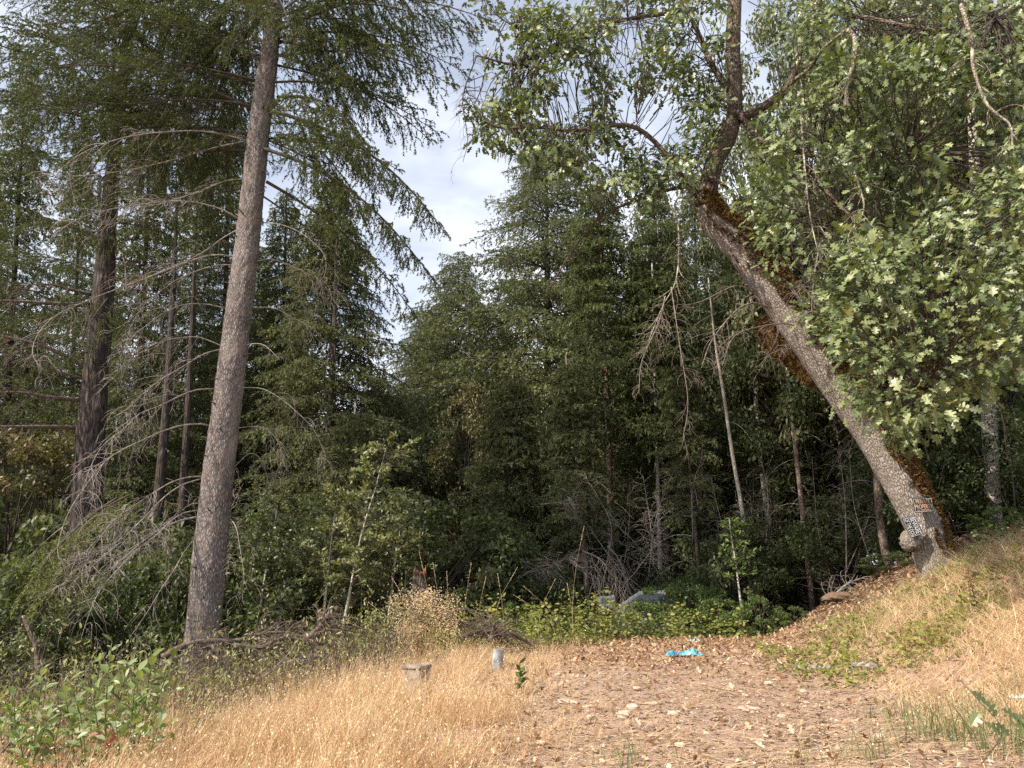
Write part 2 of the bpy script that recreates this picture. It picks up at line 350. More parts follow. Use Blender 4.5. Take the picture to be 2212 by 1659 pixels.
# ------------------------------------------------------------------ the ground
def grade(lo, hi, step, far_lo, far_hi, grow=1.12):
    c = list(np.arange(lo, hi, step)); s = step; x = lo; a = []
    while x > far_lo: s *= grow; x -= s; a.append(x)
    s = step; x = c[-1]; b = []
    while x < far_hi: s *= grow; x += s; b.append(x)
    return np.array(a[::-1] + c + b)
gx = grade(-6.5, 7.5, .085, -260, 260); gy = grade(2.5, 14, .085, -90, 480)
XX, YY = np.meshgrid(gx, gy)
ZZ = G(XX, YY)
fine = np.clip(1 - np.maximum(np.abs(XX - .5) - 7, 0) / 2, 0, 1) * np.clip(1 - np.abs(YY - 8) / 9, 0, 1)
ZZ = ZZ + fine * 0.010 * rng.standard_normal(ZZ.shape)
hole = ((XX > .1) & (XX < 3.2) & (YY < 11.5))
def clearing(x, y):
    """1 inside the bare earth, 0 outside"""
    e = 0.22 * np.sin(y * 2.3 + 1) + 0.12 * np.sin(y * 5.1)
    xl = np.interp(y, [3, 4.5, 6, 8, 10, 11.5], [-.05, -.05, .0, .15, .5, .8]) + e * .5
    xr = np.interp(y, [3, 5, 7, 9, 11.5], [2.6, 2.7, 3.0, 3.3, 3.9]) - e * .4
    k = 1 / (1 + np.exp(-(x - xl) * 7)); k2 = 1 / (1 + np.exp((x - xr) * 7)); k3 = 1 / (1 + np.exp((y - 11.6) * 4))
    return k * k2 * k3
duff = np.clip((YY - 10.8) / 1.6, 0, 1)
duff = np.maximum(duff, np.clip((XX - 3.4) / 1.2, 0, 1) * np.clip((YY - 8.2) / 1.2, 0, 1))
duff = np.maximum(duff, np.clip((-XX - 1.8) / 1.2, 0, 1) * np.clip((YY - 5.2) / 2, 0, 1))
ny, nx = XX.shape
v = np.stack([XX, YY, ZZ], -1).reshape(-1, 3)
i = np.arange(ny - 1)[:, None] * nx + np.arange(nx - 1)[None]
f = np.concatenate([np.stack([i, i + 1, i + nx + 1], -1).reshape(-1, 3), np.stack([i, i + nx + 1, i + nx], -1).reshape(-1, 3)])
mb = MB(); mb.add(v, f, duff.ravel())
tag(mb.obj('ground', M['earth']), 'pale dry earth of the clearing running up the bank and under the forest', 'ground', kind='structure')

# ------------------------------------------------------------------ conifer branch arrays
def fir_branch(Lb, seed, needles=62, nl=.030, nw=.009, sec_step=.075, ter_step=.07, droop=.14, pend=1.0, wood_sides=3, bare=.12, r0=None):
    """a fir branch along +X with hanging twigs. returns (wood verts, faces), (needle verts, faces, tint)"""
    g = np.random.default_rng(seed)
    n = 12; u = np.linspace(0, 1, n)
    ax = np.stack([Lb * u, 0.05 * Lb * np.sin(u * 3 + seed), Lb * (0.05 * np.sin(u * np.pi) - droop * u ** 2)], -1)
    r0 = r0 or 0.008 * Lb + .004
    wv, wf = tubes(ax[None], (r0 * (1 - .85 * u))[None], max(4, wood_sides))
    W = [(wv, wf)]
    s = np.arange(bare, .99, sec_step / Lb)
    side = np.where(np.arange(len(s)) % 2, 1.0, -1.0)
    base = np.stack([np.interp(s, u, ax[:, k]) for k in range(3)], -1)
    sl = (.44 * Lb * np.clip(1 - s, 0, 1) ** .75 * np.clip(s / .3, .45, 1) + .10) * g.uniform(.6, 1.15, len(s))
    ang = np.radians(g.uniform(42, 68, len(s))) * np.where(s > .9, .5, 1)
    d = np.stack([np.cos(ang), side * np.sin(ang), g.uniform(-.25, .1, len(s))], -1)
    k = 6; uu = np.linspace(0, 1, k)
    sec = base[:, None] + sl[:, None, None] * (d[:, None] * uu[None, :, None]) + (sl[:, None] * uu[None] ** 2 * -.30 * pend)[..., None] * np.array([0, 0, 1])
    W.append(tubes(sec, .0035 * (1 - .7 * uu)[None] * np.ones((len(s), 1)), wood_sides))
    # tertiary, hanging
    segs = []
    for a in range(len(s)):
        m = max(2, int(sl[a] / ter_step)); q = g.uniform(.12, 1, m); q.sort()
        pb = np.stack([np.interp(q, uu, sec[a, :, c]) for c in range(3)], -1)
        tl = g.uniform(.5, 1.1, m) * np.clip(.10 + .5 * sl[a] * (1 - q) + .04, .07, .34)
        td = nrm(d[a] * .8 + g.standard_normal((m, 3)) * .45 + np.array([0, 0, -.55 * pend]))
        segs.append((pb, td, tl))
    pb = np.concatenate([x[0] for x in segs]); td = np.concatenate([x[1] for x in segs]); tl = np.concatenate([x[2] for x in segs])
    mid = pb + td * tl[:, None] * .5; end = pb + td * tl[:, None] * .85 + np.array([0, 0, -.28 * pend]) * tl[:, None]
    ter = np.stack([pb, mid, end], 1)
    if wood_sides: W.append(tubes(ter, np.array([[.0022, .0018, .001]]) * np.ones((len(ter), 1)), 3))
    # needles
    def sprout(paths, lens, dens, lo=0.0):
        cnt = np.maximum(3, (lens * dens).astype(int)); idx = np.repeat(np.arange(len(paths)), cnt)
        q = g.uniform(lo, 1, len(idx)); K = paths.shape[1] - 1; e = np.minimum((q * K).astype(int), K - 1); t = (q * K - e)[:, None]
        a, b = paths[idx, e], paths[idx, e + 1]; pos = a * (1 - t) + b * t; ax_ = nrm(b - a)
        pr = rdir(len(idx), g); pr = nrm(pr - ax_ * np.sum(pr * ax_, 1, keepdims=True))
        dr = nrm(ax_ * .75 + pr * .8); wd = nrm(np.cross(dr, rdir(len(idx), g)))
        ln = nl * g.uniform(.7, 1.3, len(idx))[:, None]; tt = g.uniform(0, 1, len(paths))[idx] * .6 + g.uniform(0, .4, len(idx))
        v = np.stack([pos - wd * nw / 2, pos + wd * nw / 2, pos + dr * ln], 1).reshape(-1, 3)
        return v, np.arange(len(v)).reshape(-1, 3), np.repeat(tt, 3)
    sec_len = sl
    n1 = sprout(ter, tl, needles); n2 = sprout(sec, sec_len, needles * .7, .3); n3 = sprout(ax[None], np.array([Lb * .2]), needles, .75)
    nv = []; nf = []; ntt = []; off = 0
    for v_, f_, t_ in (n1, n2, n3):
        nv.append(v_); nf.append(f_ + off); ntt.append(t_); off += len(v_)
    wv = []; wf = []; off = 0
    for v_, f_ in W: wv.append(v_); wf.append(f_ + off); off += len(v_)
    return (np.concatenate(wv), np.concatenate(wf)), (np.concatenate(nv), np.concatenate(nf), np.concatenate(ntt))

branch_meshes = {}
for L_, nv_ in ((1.6, 2), (2.8, 3), (4.2, 3)):
    for k in range(nv_):
        (wv, wf), (nv, nf, ntt) = fir_branch(L_, 100 + int(L_ * 10) + k, needles=105, nl=.036, nw=.017, sec_step=.085, ter_step=.085, droop=.12 + .05 * k, pend=1.0 + .25 * k)
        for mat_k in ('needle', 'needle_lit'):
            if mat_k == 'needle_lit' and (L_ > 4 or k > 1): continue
            mb = MB(); mb.add(wv, wf, .5, mi=0); mb.add(nv, nf, ntt, mi=1)
            branch_meshes.setdefault((L_, mat_k), []).append(mb.mesh('fir_branch', [M['twig'], M[mat_k]]))

def set_local(o, parent, mw):
    o.parent = parent; o.matrix_parent_inverse = Matrix.Identity(4)
    o.matrix_basis = Matrix.Translation(-parent.location) @ mw

def place_branch(parent, a, b, mat='needle', name='branch', roll=0.0, fixed=None):
    a = Vector(a); b = Vector(b); b.z += .15 * (b - a).length; d = b - a; ln = d.length
    Ls = [L_ for (L_, mk) in branch_meshes if mk == mat]; Lt = min(Ls, key=lambda q: abs(math.log(ln / q)))
    me = random.choice(branch_meshes[(Lt, mat)])
    x = d.normalized(); y = Vector((0, 0, 1)).cross(x)
    y = Vector((0, 1, 0)) if y.length < .05 else y.normalized(); z = x.cross(y)
    R = Matrix((x, y, z)).transposed().to_4x4(); s = ln / Lt
    o = bpy.data.objects.new(name, me); C.objects.link(o)
    set_local(o, parent, Matrix.Translation(a) @ R @ Matrix.Rotation(roll, 4, 'X') @ Matrix.Diagonal((s, s * random.choice((1, -1)), s, 1)))
    return o

def px_trunk(pts, Y, to_ground=True, n=60, y_list=None):
    """pts: (px, py, width px) bottom to top at distance Y -> path with ground foot, radii"""
    q = []
    for i, (px, py, wd) in enumerate(pts):
        yy = Y if y_list is None else y_list[i]
        p = P(px, py, yy); q.append([*p, wd * mperpx(px, py, yy) / 2])
    q = np.array(q)
    if to_ground:
        g = float(G(q[0, 0], q[0, 1])) - .25
        if q[0, 2] > g + .05:
            d = q[0] - q[1]; k = (q[0, 2] - g) / max(q[1, 2] - q[0, 2], .1) * .6; k = min(k, 3)
            q = np.vstack([[q[0, 0] + d[0] * k * .6, q[0, 1], g, q[0, 3] * 1.25], q])
    r = resample(q, n)
    return r[:, :3], r[:, 3]

def dead_branch_mesh(mb, path, r0, n_tw=16, tw_len=.5, g=rng, sides=5, sub=2, grav=.5, out_bias=0.0, tip=.15, lo=.2):
    p = resample(path, 22); u = np.linspace(0, 1, len(p)); rad = r0 * (1 - (1 - tip) * u)
    v, f, b = tube(p, rad, sides); mb.add(v, f, .5, b)
    if n_tw <= 0: return
    def shoots(P_, n, ln, r, lo=.15):
        q = g.uniform(lo, 1, n); K = len(P_) - 1; e = np.minimum((q * K).astype(int), K - 1); t = (q * K - e)[:, None]
        pos = P_[e] * (1 - t) + P_[e + 1] * t; ax = nrm(P_[e + 1] - P_[e])
        pr = rdir(n, g); pr[:, 2] = pr[:, 2] * .6; pr = nrm(pr - ax * np.sum(pr * ax, 1, keepdims=True))
        d = nrm(ax * .8 + pr * .9); L_ = ln * g.uniform(.4, 1.2, n)[:, None, None] * (1 - .3 * q)[:, None, None]
        w_ = np.linspace(0, 1, 6)[None, :, None]; side = nrm(np.cross(d, rdir(n, g)))
        path = pos[:, None] + L_ * (d[:, None] * w_ + side[:, None] * (.28 * np.sin(w_ * 2.6)) + np.array([0, 0, -1]) * grav * w_ ** 2)
        return path
    t1 = shoots(p, n_tw, tw_len, r0 * .4, lo)
    rr = np.linspace(1, .35, 6)[None] * np.clip(r0 * .33, .0028, .008) * np.ones((len(t1), 1))
    v, f = tubes(t1, rr, 3); mb.add(v, f, .5)
    if sub:
        t2 = np.concatenate([shoots(t, sub, tw_len * .45, .002) for t in t1])
        v, f = tubes(t2, np.linspace(1, .5, 6)[None] * .0025 * np.ones((len(t2), 1)), 3); mb.add(v, f, .5)

Z1 = lambda x, y: (x / 2, y / 2)
Z2 = lambda x, y: (x / 2 + 737.3, y / 2)
Z3 = lambda x, y: (x / 2 + 1474.7, y / 2)
Z4 = lambda x, y: (x / 2, y / 2 + 829.5)
Z5 = lambda x, y: (x / 2 + 737.3, y / 2 + 829.5)
Z6 = lambda x, y: (x / 2 + 1474.7, y / 2 + 829.5)

def furrow(v, bk, amp, k_around, k_along, path, seed):
    """push bark ridges in and out along the trunk"""
    ns = np.array([mnoise.noise(Vector((b[0] * k_around, b[1] * k_around, b[2] * k_along + seed))) + .5 * mnoise.noise(Vector((b[0] * k_around * 2.3, b[1] * k_around * 2.3, b[2] * k_along * 2.1 + seed))) for b in bk])
    i = np.argmin(np.abs(v[:, None, 2] - path[None, ::4, 2]), axis=1) * 4; d = nrm((v - path[i]) * np.array([1, 1, .1])); return v + d * (ns * amp)[:, None]

# ------------------------------------------------------------------ the big fir on the left
YA = 11.0
ptsA = [(436, 1385, 72), (452, 1210, 70), (470, 1040, 66), (496, 830, 58), (531, 550, 51), (558, 300, 45), (577, 150, 39), (592, 40, 32), (600, -60, 30)]
pa, ra = px_trunk(ptsA, YA, n=230)
topA = pa[-1] + np.array([.25, .1, 9.5])
ext = resample([np.append(pa[-1], ra[-1]), np.append((pa[-1] + topA) / 2, ra[-1] * .55), np.append(topA, .02)], 24)[1:]
pa = np.vstack([pa, ext[:, :3]]); ra = np.concatenate([ra, ext[:, 3]])
fir = empty('fir_tree', (pa[0][0], YA, float(G(pa[0][0], YA))), 'tall straight fir with pale rough trunk and bare curving lower branches, left of the clearing', 'tree')
mb = MB(); v, f, b = tube(pa, ra, 56, rough=.010, seed=3, lump=.014); v = furrow(v, b, .014, 26, 7, pa, 1.0); mb.add(v, f, .5, b)
mb.obj('trunk', M['fir_bark'], fir, bark=True)

def at_z(path, rad, z):
    return np.array([np.interp(z, path[:, 2], path[:, k]) for k in range(3)]), float(np.interp(z, path[:, 2], rad))

dead = [  # traced limbs, (points, radius m, depth change toward the tip, twigs, twig length)
    ([Z4(*q) for q in ((930,20),(850,25),(780,50),(700,90),(600,130),(540,190),(450,260),(400,340),(350,470))], .017, -1.3, 26, .55),
    ([Z4(*q) for q in ((915,182),(860,172),(780,180),(700,205),(600,250),(500,300),(430,360),(370,440),(310,530),(270,620),(248,720),(262,762))], .018, -1.6, 30, .5),
    ([Z4(*q) for q in ((885,400),(820,402),(740,425),(640,485),(560,540),(490,590),(420,680),(380,740))], .017, -1.0, 26, .5),
    ([Z4(*q) for q in ((880,408),(800,430),(720,480),(640,560),(560,640),(500,700),(430,760),(330,840),(270,860))], .015, -1.8, 24, .5),
    ([Z4(*q) for q in ((870,545),(800,555),(740,590),(680,650),(600,710),(520,790),(440,880),(390,980),(350,1100))], .015, -2.0, 28, .5),
    ([Z4(*q) for q in ((865,572),(780,590),(700,625),(600,690),(520,735),(440,760),(370,775),(310,765))], .020, -1.4, 20, .5),
    ([Z4(*q) for q in ((860,645),(800,720),(760,790),(700,880),(640,980),(570,1080))], .011, -2.2, 12, .4),
    ([Z1(*q) for q in ((990,1510),(900,1470),(840,1455),(740,1465),(660,1490),(600,1530),(530,1590),(470,1650))], .014, -.8, 22, .5),
    ([Z1(*q) for q in ((970,1505),(880,1530),(780,1590),(680,1650),(600,1720),(520,1800))], .014, -1.2, 22, .5),
    ([Z1(*q) for q in ((980,1335),(900,1315),(800,1315),(720,1345),(640,1400),(570,1460),(520,1540))], .013, -.6, 20, .5),
    ([Z1(*q) for q in ((1010,1145),(940,1145),(850,1170),(760,1210),(690,1260),(620,1320),(570,1400),(545,1480))], .013, -.9, 18, .5),
    ([Z1(*q) for q in ((1010,1110),(920,1100),(800,1135),(650,1195),(500,1250),(350,1310),(230,1370),(160,1450),(140,1530),(180,1590))], .018, -2.0, 26, .5),
    ([Z1(*q) for q in ((1045,955),(960,905),(850,875),(740,868),(600,885),(450,910),(330,950),(240,1010),(190,1060))], .019, -1.6, 28, .5),
    ([Z1(*q) for q in ((1080,610),(960,580),(850,565),(720,570),(580,585),(450,620),(350,665),(280,715),(220,790),(205,880))], .018, -1.8, 28, .6),
    ([Z1(*q) for q in ((1110,580),(1060,520),(990,480),(920,468),(850,490),(780,540),(740,600))], .012, -.5, 12, .4),
    ([Z1(*q) for q in ((1075,605),(900,645),(750,690),(600,725),(450,750),(300,760),(180,750))], .020, -.6, 24, .6),
    ([Z1(*q) for q in ((1120,350),(1000,320),(850,290),(700,265),(560,235),(440,185),(330,125),(230,70))], .026, -1.2, 22, .7),
    ([Z1(*q) for q in ((1095,460),(1000,440),(850,430),(700,435),(560,450),(400,440),(250,430),(80,375))], .024, -.8, 22, .7),
    ([Z1(*q) for q in ((1120,235),(1000,255),(900,290),(800,320),(650,350),(450,350))], .017, .6, 16, .6),
    ([Z1(*q) for q in ((1110,345),(1000,355),(850,390),(700,420),(600,440))], .016, .5, 12, .6),
    ([Z1(*q) for q in ((1060,775),(980,780),(880,820),(760,860),(650,890),(520,910))], .015, -.7, 16, .5),
    ([Z1(*q) for q in ((1030,990),(960,1030),(860,1100),(700,1170),(560,1230))], .015, -.4, 16, .5),
    ([Z1(*q) for q in ((1050,1490),(1120,1485),(1160,1505),(1210,1555))], .012, -.5, 3, .25),
    ([Z1(*q) for q in ((1090,1330),(1180,1330),(1260,1370),(1350,1420),(1420,1500))], .012, .4, 14, .5),
    ([Z4(*q) for q in ((1040,15),(1130,20),(1200,55),(1270,110),(1350,190),(1390,270),(1410,330))], .013, .3, 14, .5),
    ([Z4(*q) for q in ((990,575),(1020,620),(1035,700),(1050,790),(1055,860))], .010, -.8, 8, .4),
    ([Z4(*q) for q in ((1025,190),(1120,185),(1190,230),(1230,330))], .010, .2, 12, .5),
    ([Z1(*q) for q in ((1100,1130),(1180,1120),(1280,1160),(1380,1210),(1440,1290))], .013, .5, 18, .6),
    ([Z1(*q) for q in ((1130,960),(1230,975),(1320,1020),(1400,1100),(1405,1180),(1370,1230))], .012, -.4, 12, .5),
    ([Z4(*q) for q in ((1010,360),(1080,300),(1130,330),(1160,430),(1165,520))], .008, .4, 10, .4),
]
for pts, r0, dd, ntw, tl in dead:
    n = len(pts); path = []
    for i, (px, py) in enumerate(pts):
        u = i / (n - 1); path.append(P(px, py, YA + dd * u ** 1.2))
    mb = MB(); dead_branch_mesh(mb, path, r0 * .78, int(ntw * 1.2), tl, sub=3)
    mb.obj('bare_branch', M['dead_wood'] if pts[0][1] > 300 else M['twig'], fir)
for z in np.linspace(pa[5][2], P(560, 250, YA)[2], 24):     # broken stubs on the trunk
    c, r = at_z(pa, ra, z); az = rng.uniform(math.pi * 1.0, math.pi * 2.0)
    d = np.array([math.cos(az), math.sin(az), .25]); mb = MB()
    v, f, b = tube([c + d * r * .8, c + d * (r + rng.uniform(.03, .12))], [.014, .007], 5); mb.add(v, f, .5, b); mb.obj('stub', M['twig'], fir)

# live branches: traced on the right, spread on the left and above the frame
liveA = [((600, 40), (1020, 70), -.3), ((598, 85), (1005, 150), .3), ((597, 110), (1000, 215), -.6), ((590, 180), (955, 285), .4), ((583, 245), (1015, 478), -.8),
         ((578, 330), (975, 640), -.4), ((575, 390), (930, 690), .8), ((590, 130), (940, 330), .9), ((598, 60), (860, 60), -1.0), ((580, 300), (870, 420), -1.2),
         ((595, 20), (800, 0), -1.6), ((585, 200), (830, 300), -1.5), ((575, 300), (790, 470), .7), ((597, 50), (760, 150), .6), ((570, 420), (760, 600), .9), ((598, 30), (930, 10), .8),
         ((560, 140), (120, 20), -.8), ((545, 230), (40, 150), -.5), ((560, 100), (250, 40), .9), ((540, 280), (150, 330), .8), ((550, 180), (200, 200), 1.0), ((580, 40), (330, 20), -1.0),
         ((570, 90), (400, 170), 1.2), ((535, 300), (260, 420), 1.0), ((590, 20), (420, -40), -.8), ((600, 0), (650, 90), -1.6), ((545, 320), (60, 260), 1.4), ((530, 400), (330, 520), 1.2),
         ((590, 10), (470, 110), -1.3), ((570, 160), (430, 300), .9)]
for _ in range(8):
    py_ = rng.uniform(0, 330); liveA.append(((P_ := float(np.interp(py_, [0, 330], [600, 553]))), py_)); liveA[-1] = ((P_, py_), (rng.uniform(60, 480), py_ + rng.uniform(-70, 130)), rng.uniform(-.3, 1.9))
for _ in range(7):
    py_ = rng.uniform(20, 300); liveA.append(((float(np.interp(py_, [0, 330], [604, 560])), py_), (rng.uniform(700, 940), py_ + rng.uniform(0, 170)), rng.uniform(-1.4, 1.4)))
for a, b, dd in liveA:
    place_branch(fir, P(*a, YA), P(*b, YA + dd))
zlo = P(590, 60, YA)[2]
for k in range(46):
    z = zlo + (k / 46) ** .9 * 9.0; c, r = at_z(pa, ra, z); az = k * 2.39996 + rng.uniform(-.3, .3)
    if math.sin(az) < -.55 and z < zlo + 3: continue
    ln = (4.3 * (1 - (z - zlo) / 11.0)) * rng.uniform(.8, 1.1)
    place_branch(fir, c, c + ln * np.array([math.cos(az), math.sin(az), rng.uniform(-.35, .05)]))

# ------------------------------------------------------------------ dark old fir at far left
YB = 14.0
ptsB = [(160, 1430, 72), (175, 1230, 60), (191, 1030, 57), (204, 830, 52), (222, 650, 43), (232, 500, 34), (243, 380, 27), (262, 200, 22), (285, 0, 18), (295, -120, 15)]
pb_, rb_ = px_trunk(ptsB, YB, n=110)
firB = empty('fir_tree', (pb_[0][0], YB, float(G(pb_[0][0], YB))), 'dark furrowed fir trunk behind the pale one, at the far left above the leafy bush', 'tree')
mb = MB(); v, f, b = tube(pb_, rb_, 44, rough=.015, seed=5, lump=.02); v = furrow(v, b, .022, 15, 2.5, pb_, 4.0); mb.add(v, f, .5, b); mb.obj('trunk', M['dark_bark'], firB, bark=True)
for pts, r0 in (([Z4(350,70),Z4(200,55),Z4(50,35),Z4(-150,60)], .045), ([Z4(340,190),Z4(200,185),Z4(0,185),Z4(-150,200)], .05), ([Z1(380,1590),Z1(200,1500),Z1(0,1450),Z1(-150,1430)], .05),
                ([Z1(390,1320),Z1(200,1310),Z1(0,1300),Z1(-150,1330)], .05), ([Z1(400,1275),Z1(300,1250),Z1(200,1228),Z1(60,1240)], .035), ([Z1(500,1050),Z1(530,1100),Z1(545,1200),Z1(540,1250)], .025),
                ([Z1(380,1640),Z1(240,1600),Z1(60,1500),Z1(-60,1480)], .04), ([Z1(500,760),Z1(560,790),Z1(620,800)], .03)):
    path = [P(px, py, YB - .5 * i) for i, (px, py) in enumerate(pts)]
    mb = MB(); dead_branch_mesh(mb, path, r0, 14, .8, sub=3); mb.obj('bare_branch', M['dead_wood_dark'], firB)
liveB = [((225, 600), (0, 560), 0), ((230, 520), (30, 500), 1), ((235, 450), (80, 380), -1), ((240, 400), (20, 330), 0), ((245, 380), (420, 430), 1), ((235, 480), (400, 540), 1.2), ((222, 640), (60, 690), -.6),
         ((215, 700), (0, 700), .5), ((228, 560), (390, 620), 1.5), ((210, 760), (30, 820), -1), ((220, 680), (340, 740), 1.5), ((204, 830), (20, 900), 0), ((250, 300), (120, 250), -.5), ((250, 330), (330, 330), -.6),
         ((232, 500), (150, 560), -1.5), ((222, 640), (170, 760), -1.6), ((240, 380), (200, 480), -1.4), ((205, 820), (100, 960), 1.0), ((245, 350), (180, 300), 1), ((250, 300), (440, 330), .6), ((226, 600), (250, 730), 1.6)]
for a, b, dd in liveB: place_branch(firB, P(*a, YB), P(*b, YB + dd))
zlo = P(250, 330, YB)[2]
for k in range(40):
    z = zlo + (k / 40) * 6.5; c, r = at_z(pb_, rb_, z); az = k * 2.39996
    place_branch(firB, c, c + rng.uniform(2.6, 3.8) * np.array([math.cos(az), math.sin(az), rng.uniform(-.3, .05)]))
# low boughs in front of the dark trunk, sunlight painted in by paler needles
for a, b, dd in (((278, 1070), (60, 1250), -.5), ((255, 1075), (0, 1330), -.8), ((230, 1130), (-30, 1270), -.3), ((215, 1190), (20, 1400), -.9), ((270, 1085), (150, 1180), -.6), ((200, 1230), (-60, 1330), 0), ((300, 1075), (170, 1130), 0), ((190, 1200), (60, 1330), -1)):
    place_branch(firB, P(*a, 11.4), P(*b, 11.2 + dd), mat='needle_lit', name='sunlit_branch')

# ------------------------------------------------------------------ crowns for the forest
def make_whorl(R, nb, seed, mat, needles, sec, ter, pit0):
    """one tier of branches round the stem, radius R, centred on z=0"""
    g = np.random.default_rng(seed); mb = MB()
    for k in range(nb):
        (wv, wf), (nv, nf, ntt) = fir_branch(R, seed * 31 + k, needles=needles, nl=.072, nw=.036, sec_step=sec, ter_step=ter, droop=.10, pend=.8, wood_sides=3, bare=.12)
        az = (k + g.uniform(-.3, .3)) * 2 * math.pi / nb; pit = pit0 + g.uniform(-.18, .18); s_ = g.uniform(.62, 1.08)
        x = np.array([math.cos(az) * math.cos(pit), math.sin(az) * math.cos(pit), math.sin(pit)]); y = nrm(np.cross([0, 0, 1.0], x)); zz = np.cross(x, y)
        Rm = np.stack([x, y, zz]) * s_; o = np.array([0, 0, g.uniform(-.12, .12) * R])
        mb.add(wv @ Rm + o, wf, .5, mi=0); mb.add(nv @ Rm + o, nf, ntt * .55 + .45 * g.uniform(), mi=1)
    return mb.mesh('branch_whorl', [M['twig'], M[mat]])
whorls = {}
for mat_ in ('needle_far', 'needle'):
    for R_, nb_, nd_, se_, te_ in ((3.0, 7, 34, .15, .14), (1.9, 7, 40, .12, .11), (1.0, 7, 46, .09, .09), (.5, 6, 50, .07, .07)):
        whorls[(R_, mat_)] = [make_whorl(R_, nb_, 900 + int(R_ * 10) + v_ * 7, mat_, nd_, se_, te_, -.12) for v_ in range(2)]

# habit: (radius at the foot m, power of taper, gap chance, material, tier step)
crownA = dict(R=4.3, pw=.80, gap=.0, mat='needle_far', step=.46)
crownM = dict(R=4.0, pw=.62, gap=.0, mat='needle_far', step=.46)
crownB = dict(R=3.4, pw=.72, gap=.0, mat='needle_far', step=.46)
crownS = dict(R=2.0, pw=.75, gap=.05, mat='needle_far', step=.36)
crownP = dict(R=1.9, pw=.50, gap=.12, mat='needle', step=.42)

def forest_fir(label, px, Y, top_py, crown, Hc, low_frac=.15, spread=1.0, bark='dark_bark', r=.2, base_py=1300, top_px=None, group='firs standing in the forest behind the clearing', twigs=0, name='fir_tree'):
    x = P(px, base_py, Y)[0]; z0 = float(G(x, Y)); top = P(top_px or px, top_py, Y); H = top[2] - z0
    t = empty(name, (x, Y, z0), label, 'tree', group)
    path = resample([[x, Y, z0 - .2], [(x + top[0]) / 2 + rng.uniform(-.06, .06), Y, (z0 + top[2]) / 2], [top[0], Y, top[2] - .1]], 18)
    mb = MB(); v, f, b = tube(path, np.linspace(r, .02, 18) * np.linspace(1.1, 1, 18), 10, rough=.04); mb.add(v, f, .5, b); mb.obj('trunk', M[bark], t, bark=True)
    zc = z0 + H * low_frac; hc = top[2] - zc
    scl = spread * hc / Hc; step = crown['step'] * max(.8, min(1.3, hc / Hc)); zz = 0.0
    while zz < hc - .25:
        u = zz / hc
        if rng.uniform() > crown['gap'] * (1 - u):
            r_ = (crown['R'] * scl * (1 - u) ** crown['pw'] + .22) * rng.uniform(.85, 1.12)
            if u < .15: r_ *= .75 + u * 1.6
            Rk = min((3.0, 1.9, 1.0, .5), key=lambda q: abs(math.log(r_ / q))); me = random.choice(whorls[(Rk, crown['mat'])]); s_ = r_ / Rk
            o = bpy.data.objects.new('branch_whorl', me); C.objects.link(o); o.parent = t
            o.location = (np.interp(zc + zz, path[:, 2], path[:, 0]) - x, 0, zc + zz - z0); o.rotation_euler = (rng.uniform(-.08, .08), rng.uniform(-.08, .08), rng.uniform(0, 6.28)); o.scale = (s_, s_, s_ * rng.uniform(.9, 1.4))
        zz += step * (1 - .55 * u)
    if twigs:
        mb = MB(); n = twigs; zz = rng.uniform(z0 + .6, zc + hc * .25, n); az = rng.uniform(0, 6.28, n); ln = rng.uniform(.3, 1.3, n)
        d = np.stack([np.cos(az), np.sin(az), rng.uniform(-.1, .5, n)], -1); c = np.stack([np.interp(zz, path[:, 2], path[:, 0]), np.full(n, Y), zz], -1)
        u = np.linspace(0, 1, 6)[None, :, None]; pth = c[:, None] + ln[:, None, None] * (d[:, None] * u + np.array([0, 0, -.7]) * u ** 2)
        v, f = tubes(pth, np.linspace(.007, .003, 6)[None] * np.ones((n, 1)), 3); mb.add(v, f, .5)
        tag(mb.obj('dead_twigs', M['dead_wood'], t), kind='stuff')
    return t

forest_fir('tall broad fir right of the sky gap, its tip under the oak leaves', 1180, 30, 270, crownM, 17, .10, 1.55, r=.28, group=None)
forest_fir('conical fir directly left of the tallest one, on the edge of the sky gap', 990, 33, 545, crownM, 17, .08, 1.6, r=.2, group=None)
forest_fir('shorter fir at the lower left edge of the sky gap group', 930, 36, 670, crownM, 17, .08, 1.7, r=.2, group=None)
forest_fir('dark fir filling the space just right of the pale trunk', 722, 22, 370, crownA, 17, .22, 1.1, 'dark_bark', .16, group=None)
forest_fir('young slim fir with tip against the blue patch, right of the thin pole tree', 1412, 25, 360, crownB, 17, .15, .95, r=.12, group=None)
forest_fir('thin dark pole fir with bare trunk and tufted top, right of the tallest fir', 1322, 19, 400, crownP, 7, .48, .9, 'slim_bark', .10, top_px=1292, twigs=50, group=None)
forest_fir('leaning slender fir with bare pale lower trunk left of the pole fir', 1276, 17.5, 760, crownS, 8, .42, .85, 'slim_bark', .065, top_px=1222, twigs=46, group=None)
forest_fir('thin pale pinkish trunk of a small fir beside the dark one, behind the brambles', 1424, 18.5, 560, crownP, 7, .5, .8, 'pale_bark', .065, top_px=1408, twigs=46, group=None)
forest_fir('slim dark fir crowding the pale pinkish trunk on its right', 1440, 20, 470, crownP, 7, .4, .9, 'slim_bark', .085, top_px=1420, twigs=46, group=None)
forest_fir('very thin dark sapling fir under the oak limb', 1520, 16.5, 760, crownS, 8, .45, .8, 'slim_bark', .045, top_px=1470, twigs=30, group=None)
forest_fir('shaded green fir in the understory left of the leaning oak', 1750, 17, 640, crownS, 8, .18, 1.15, 'slim_bark', .085, top_px=1700, twigs=20, group=None)
forest_fir('small fir with light green boughs, below the tall trees left of centre', 760, 16, 860, crownS, 8, .18, 1.1, 'pale_bark', .05, top_px=768, group=None)
forest_fir('soft green young fir in the middle, left of the leaning slender fir', 1110, 19, 800, crownS, 8, .10, 1.35, r=.09, group=None)
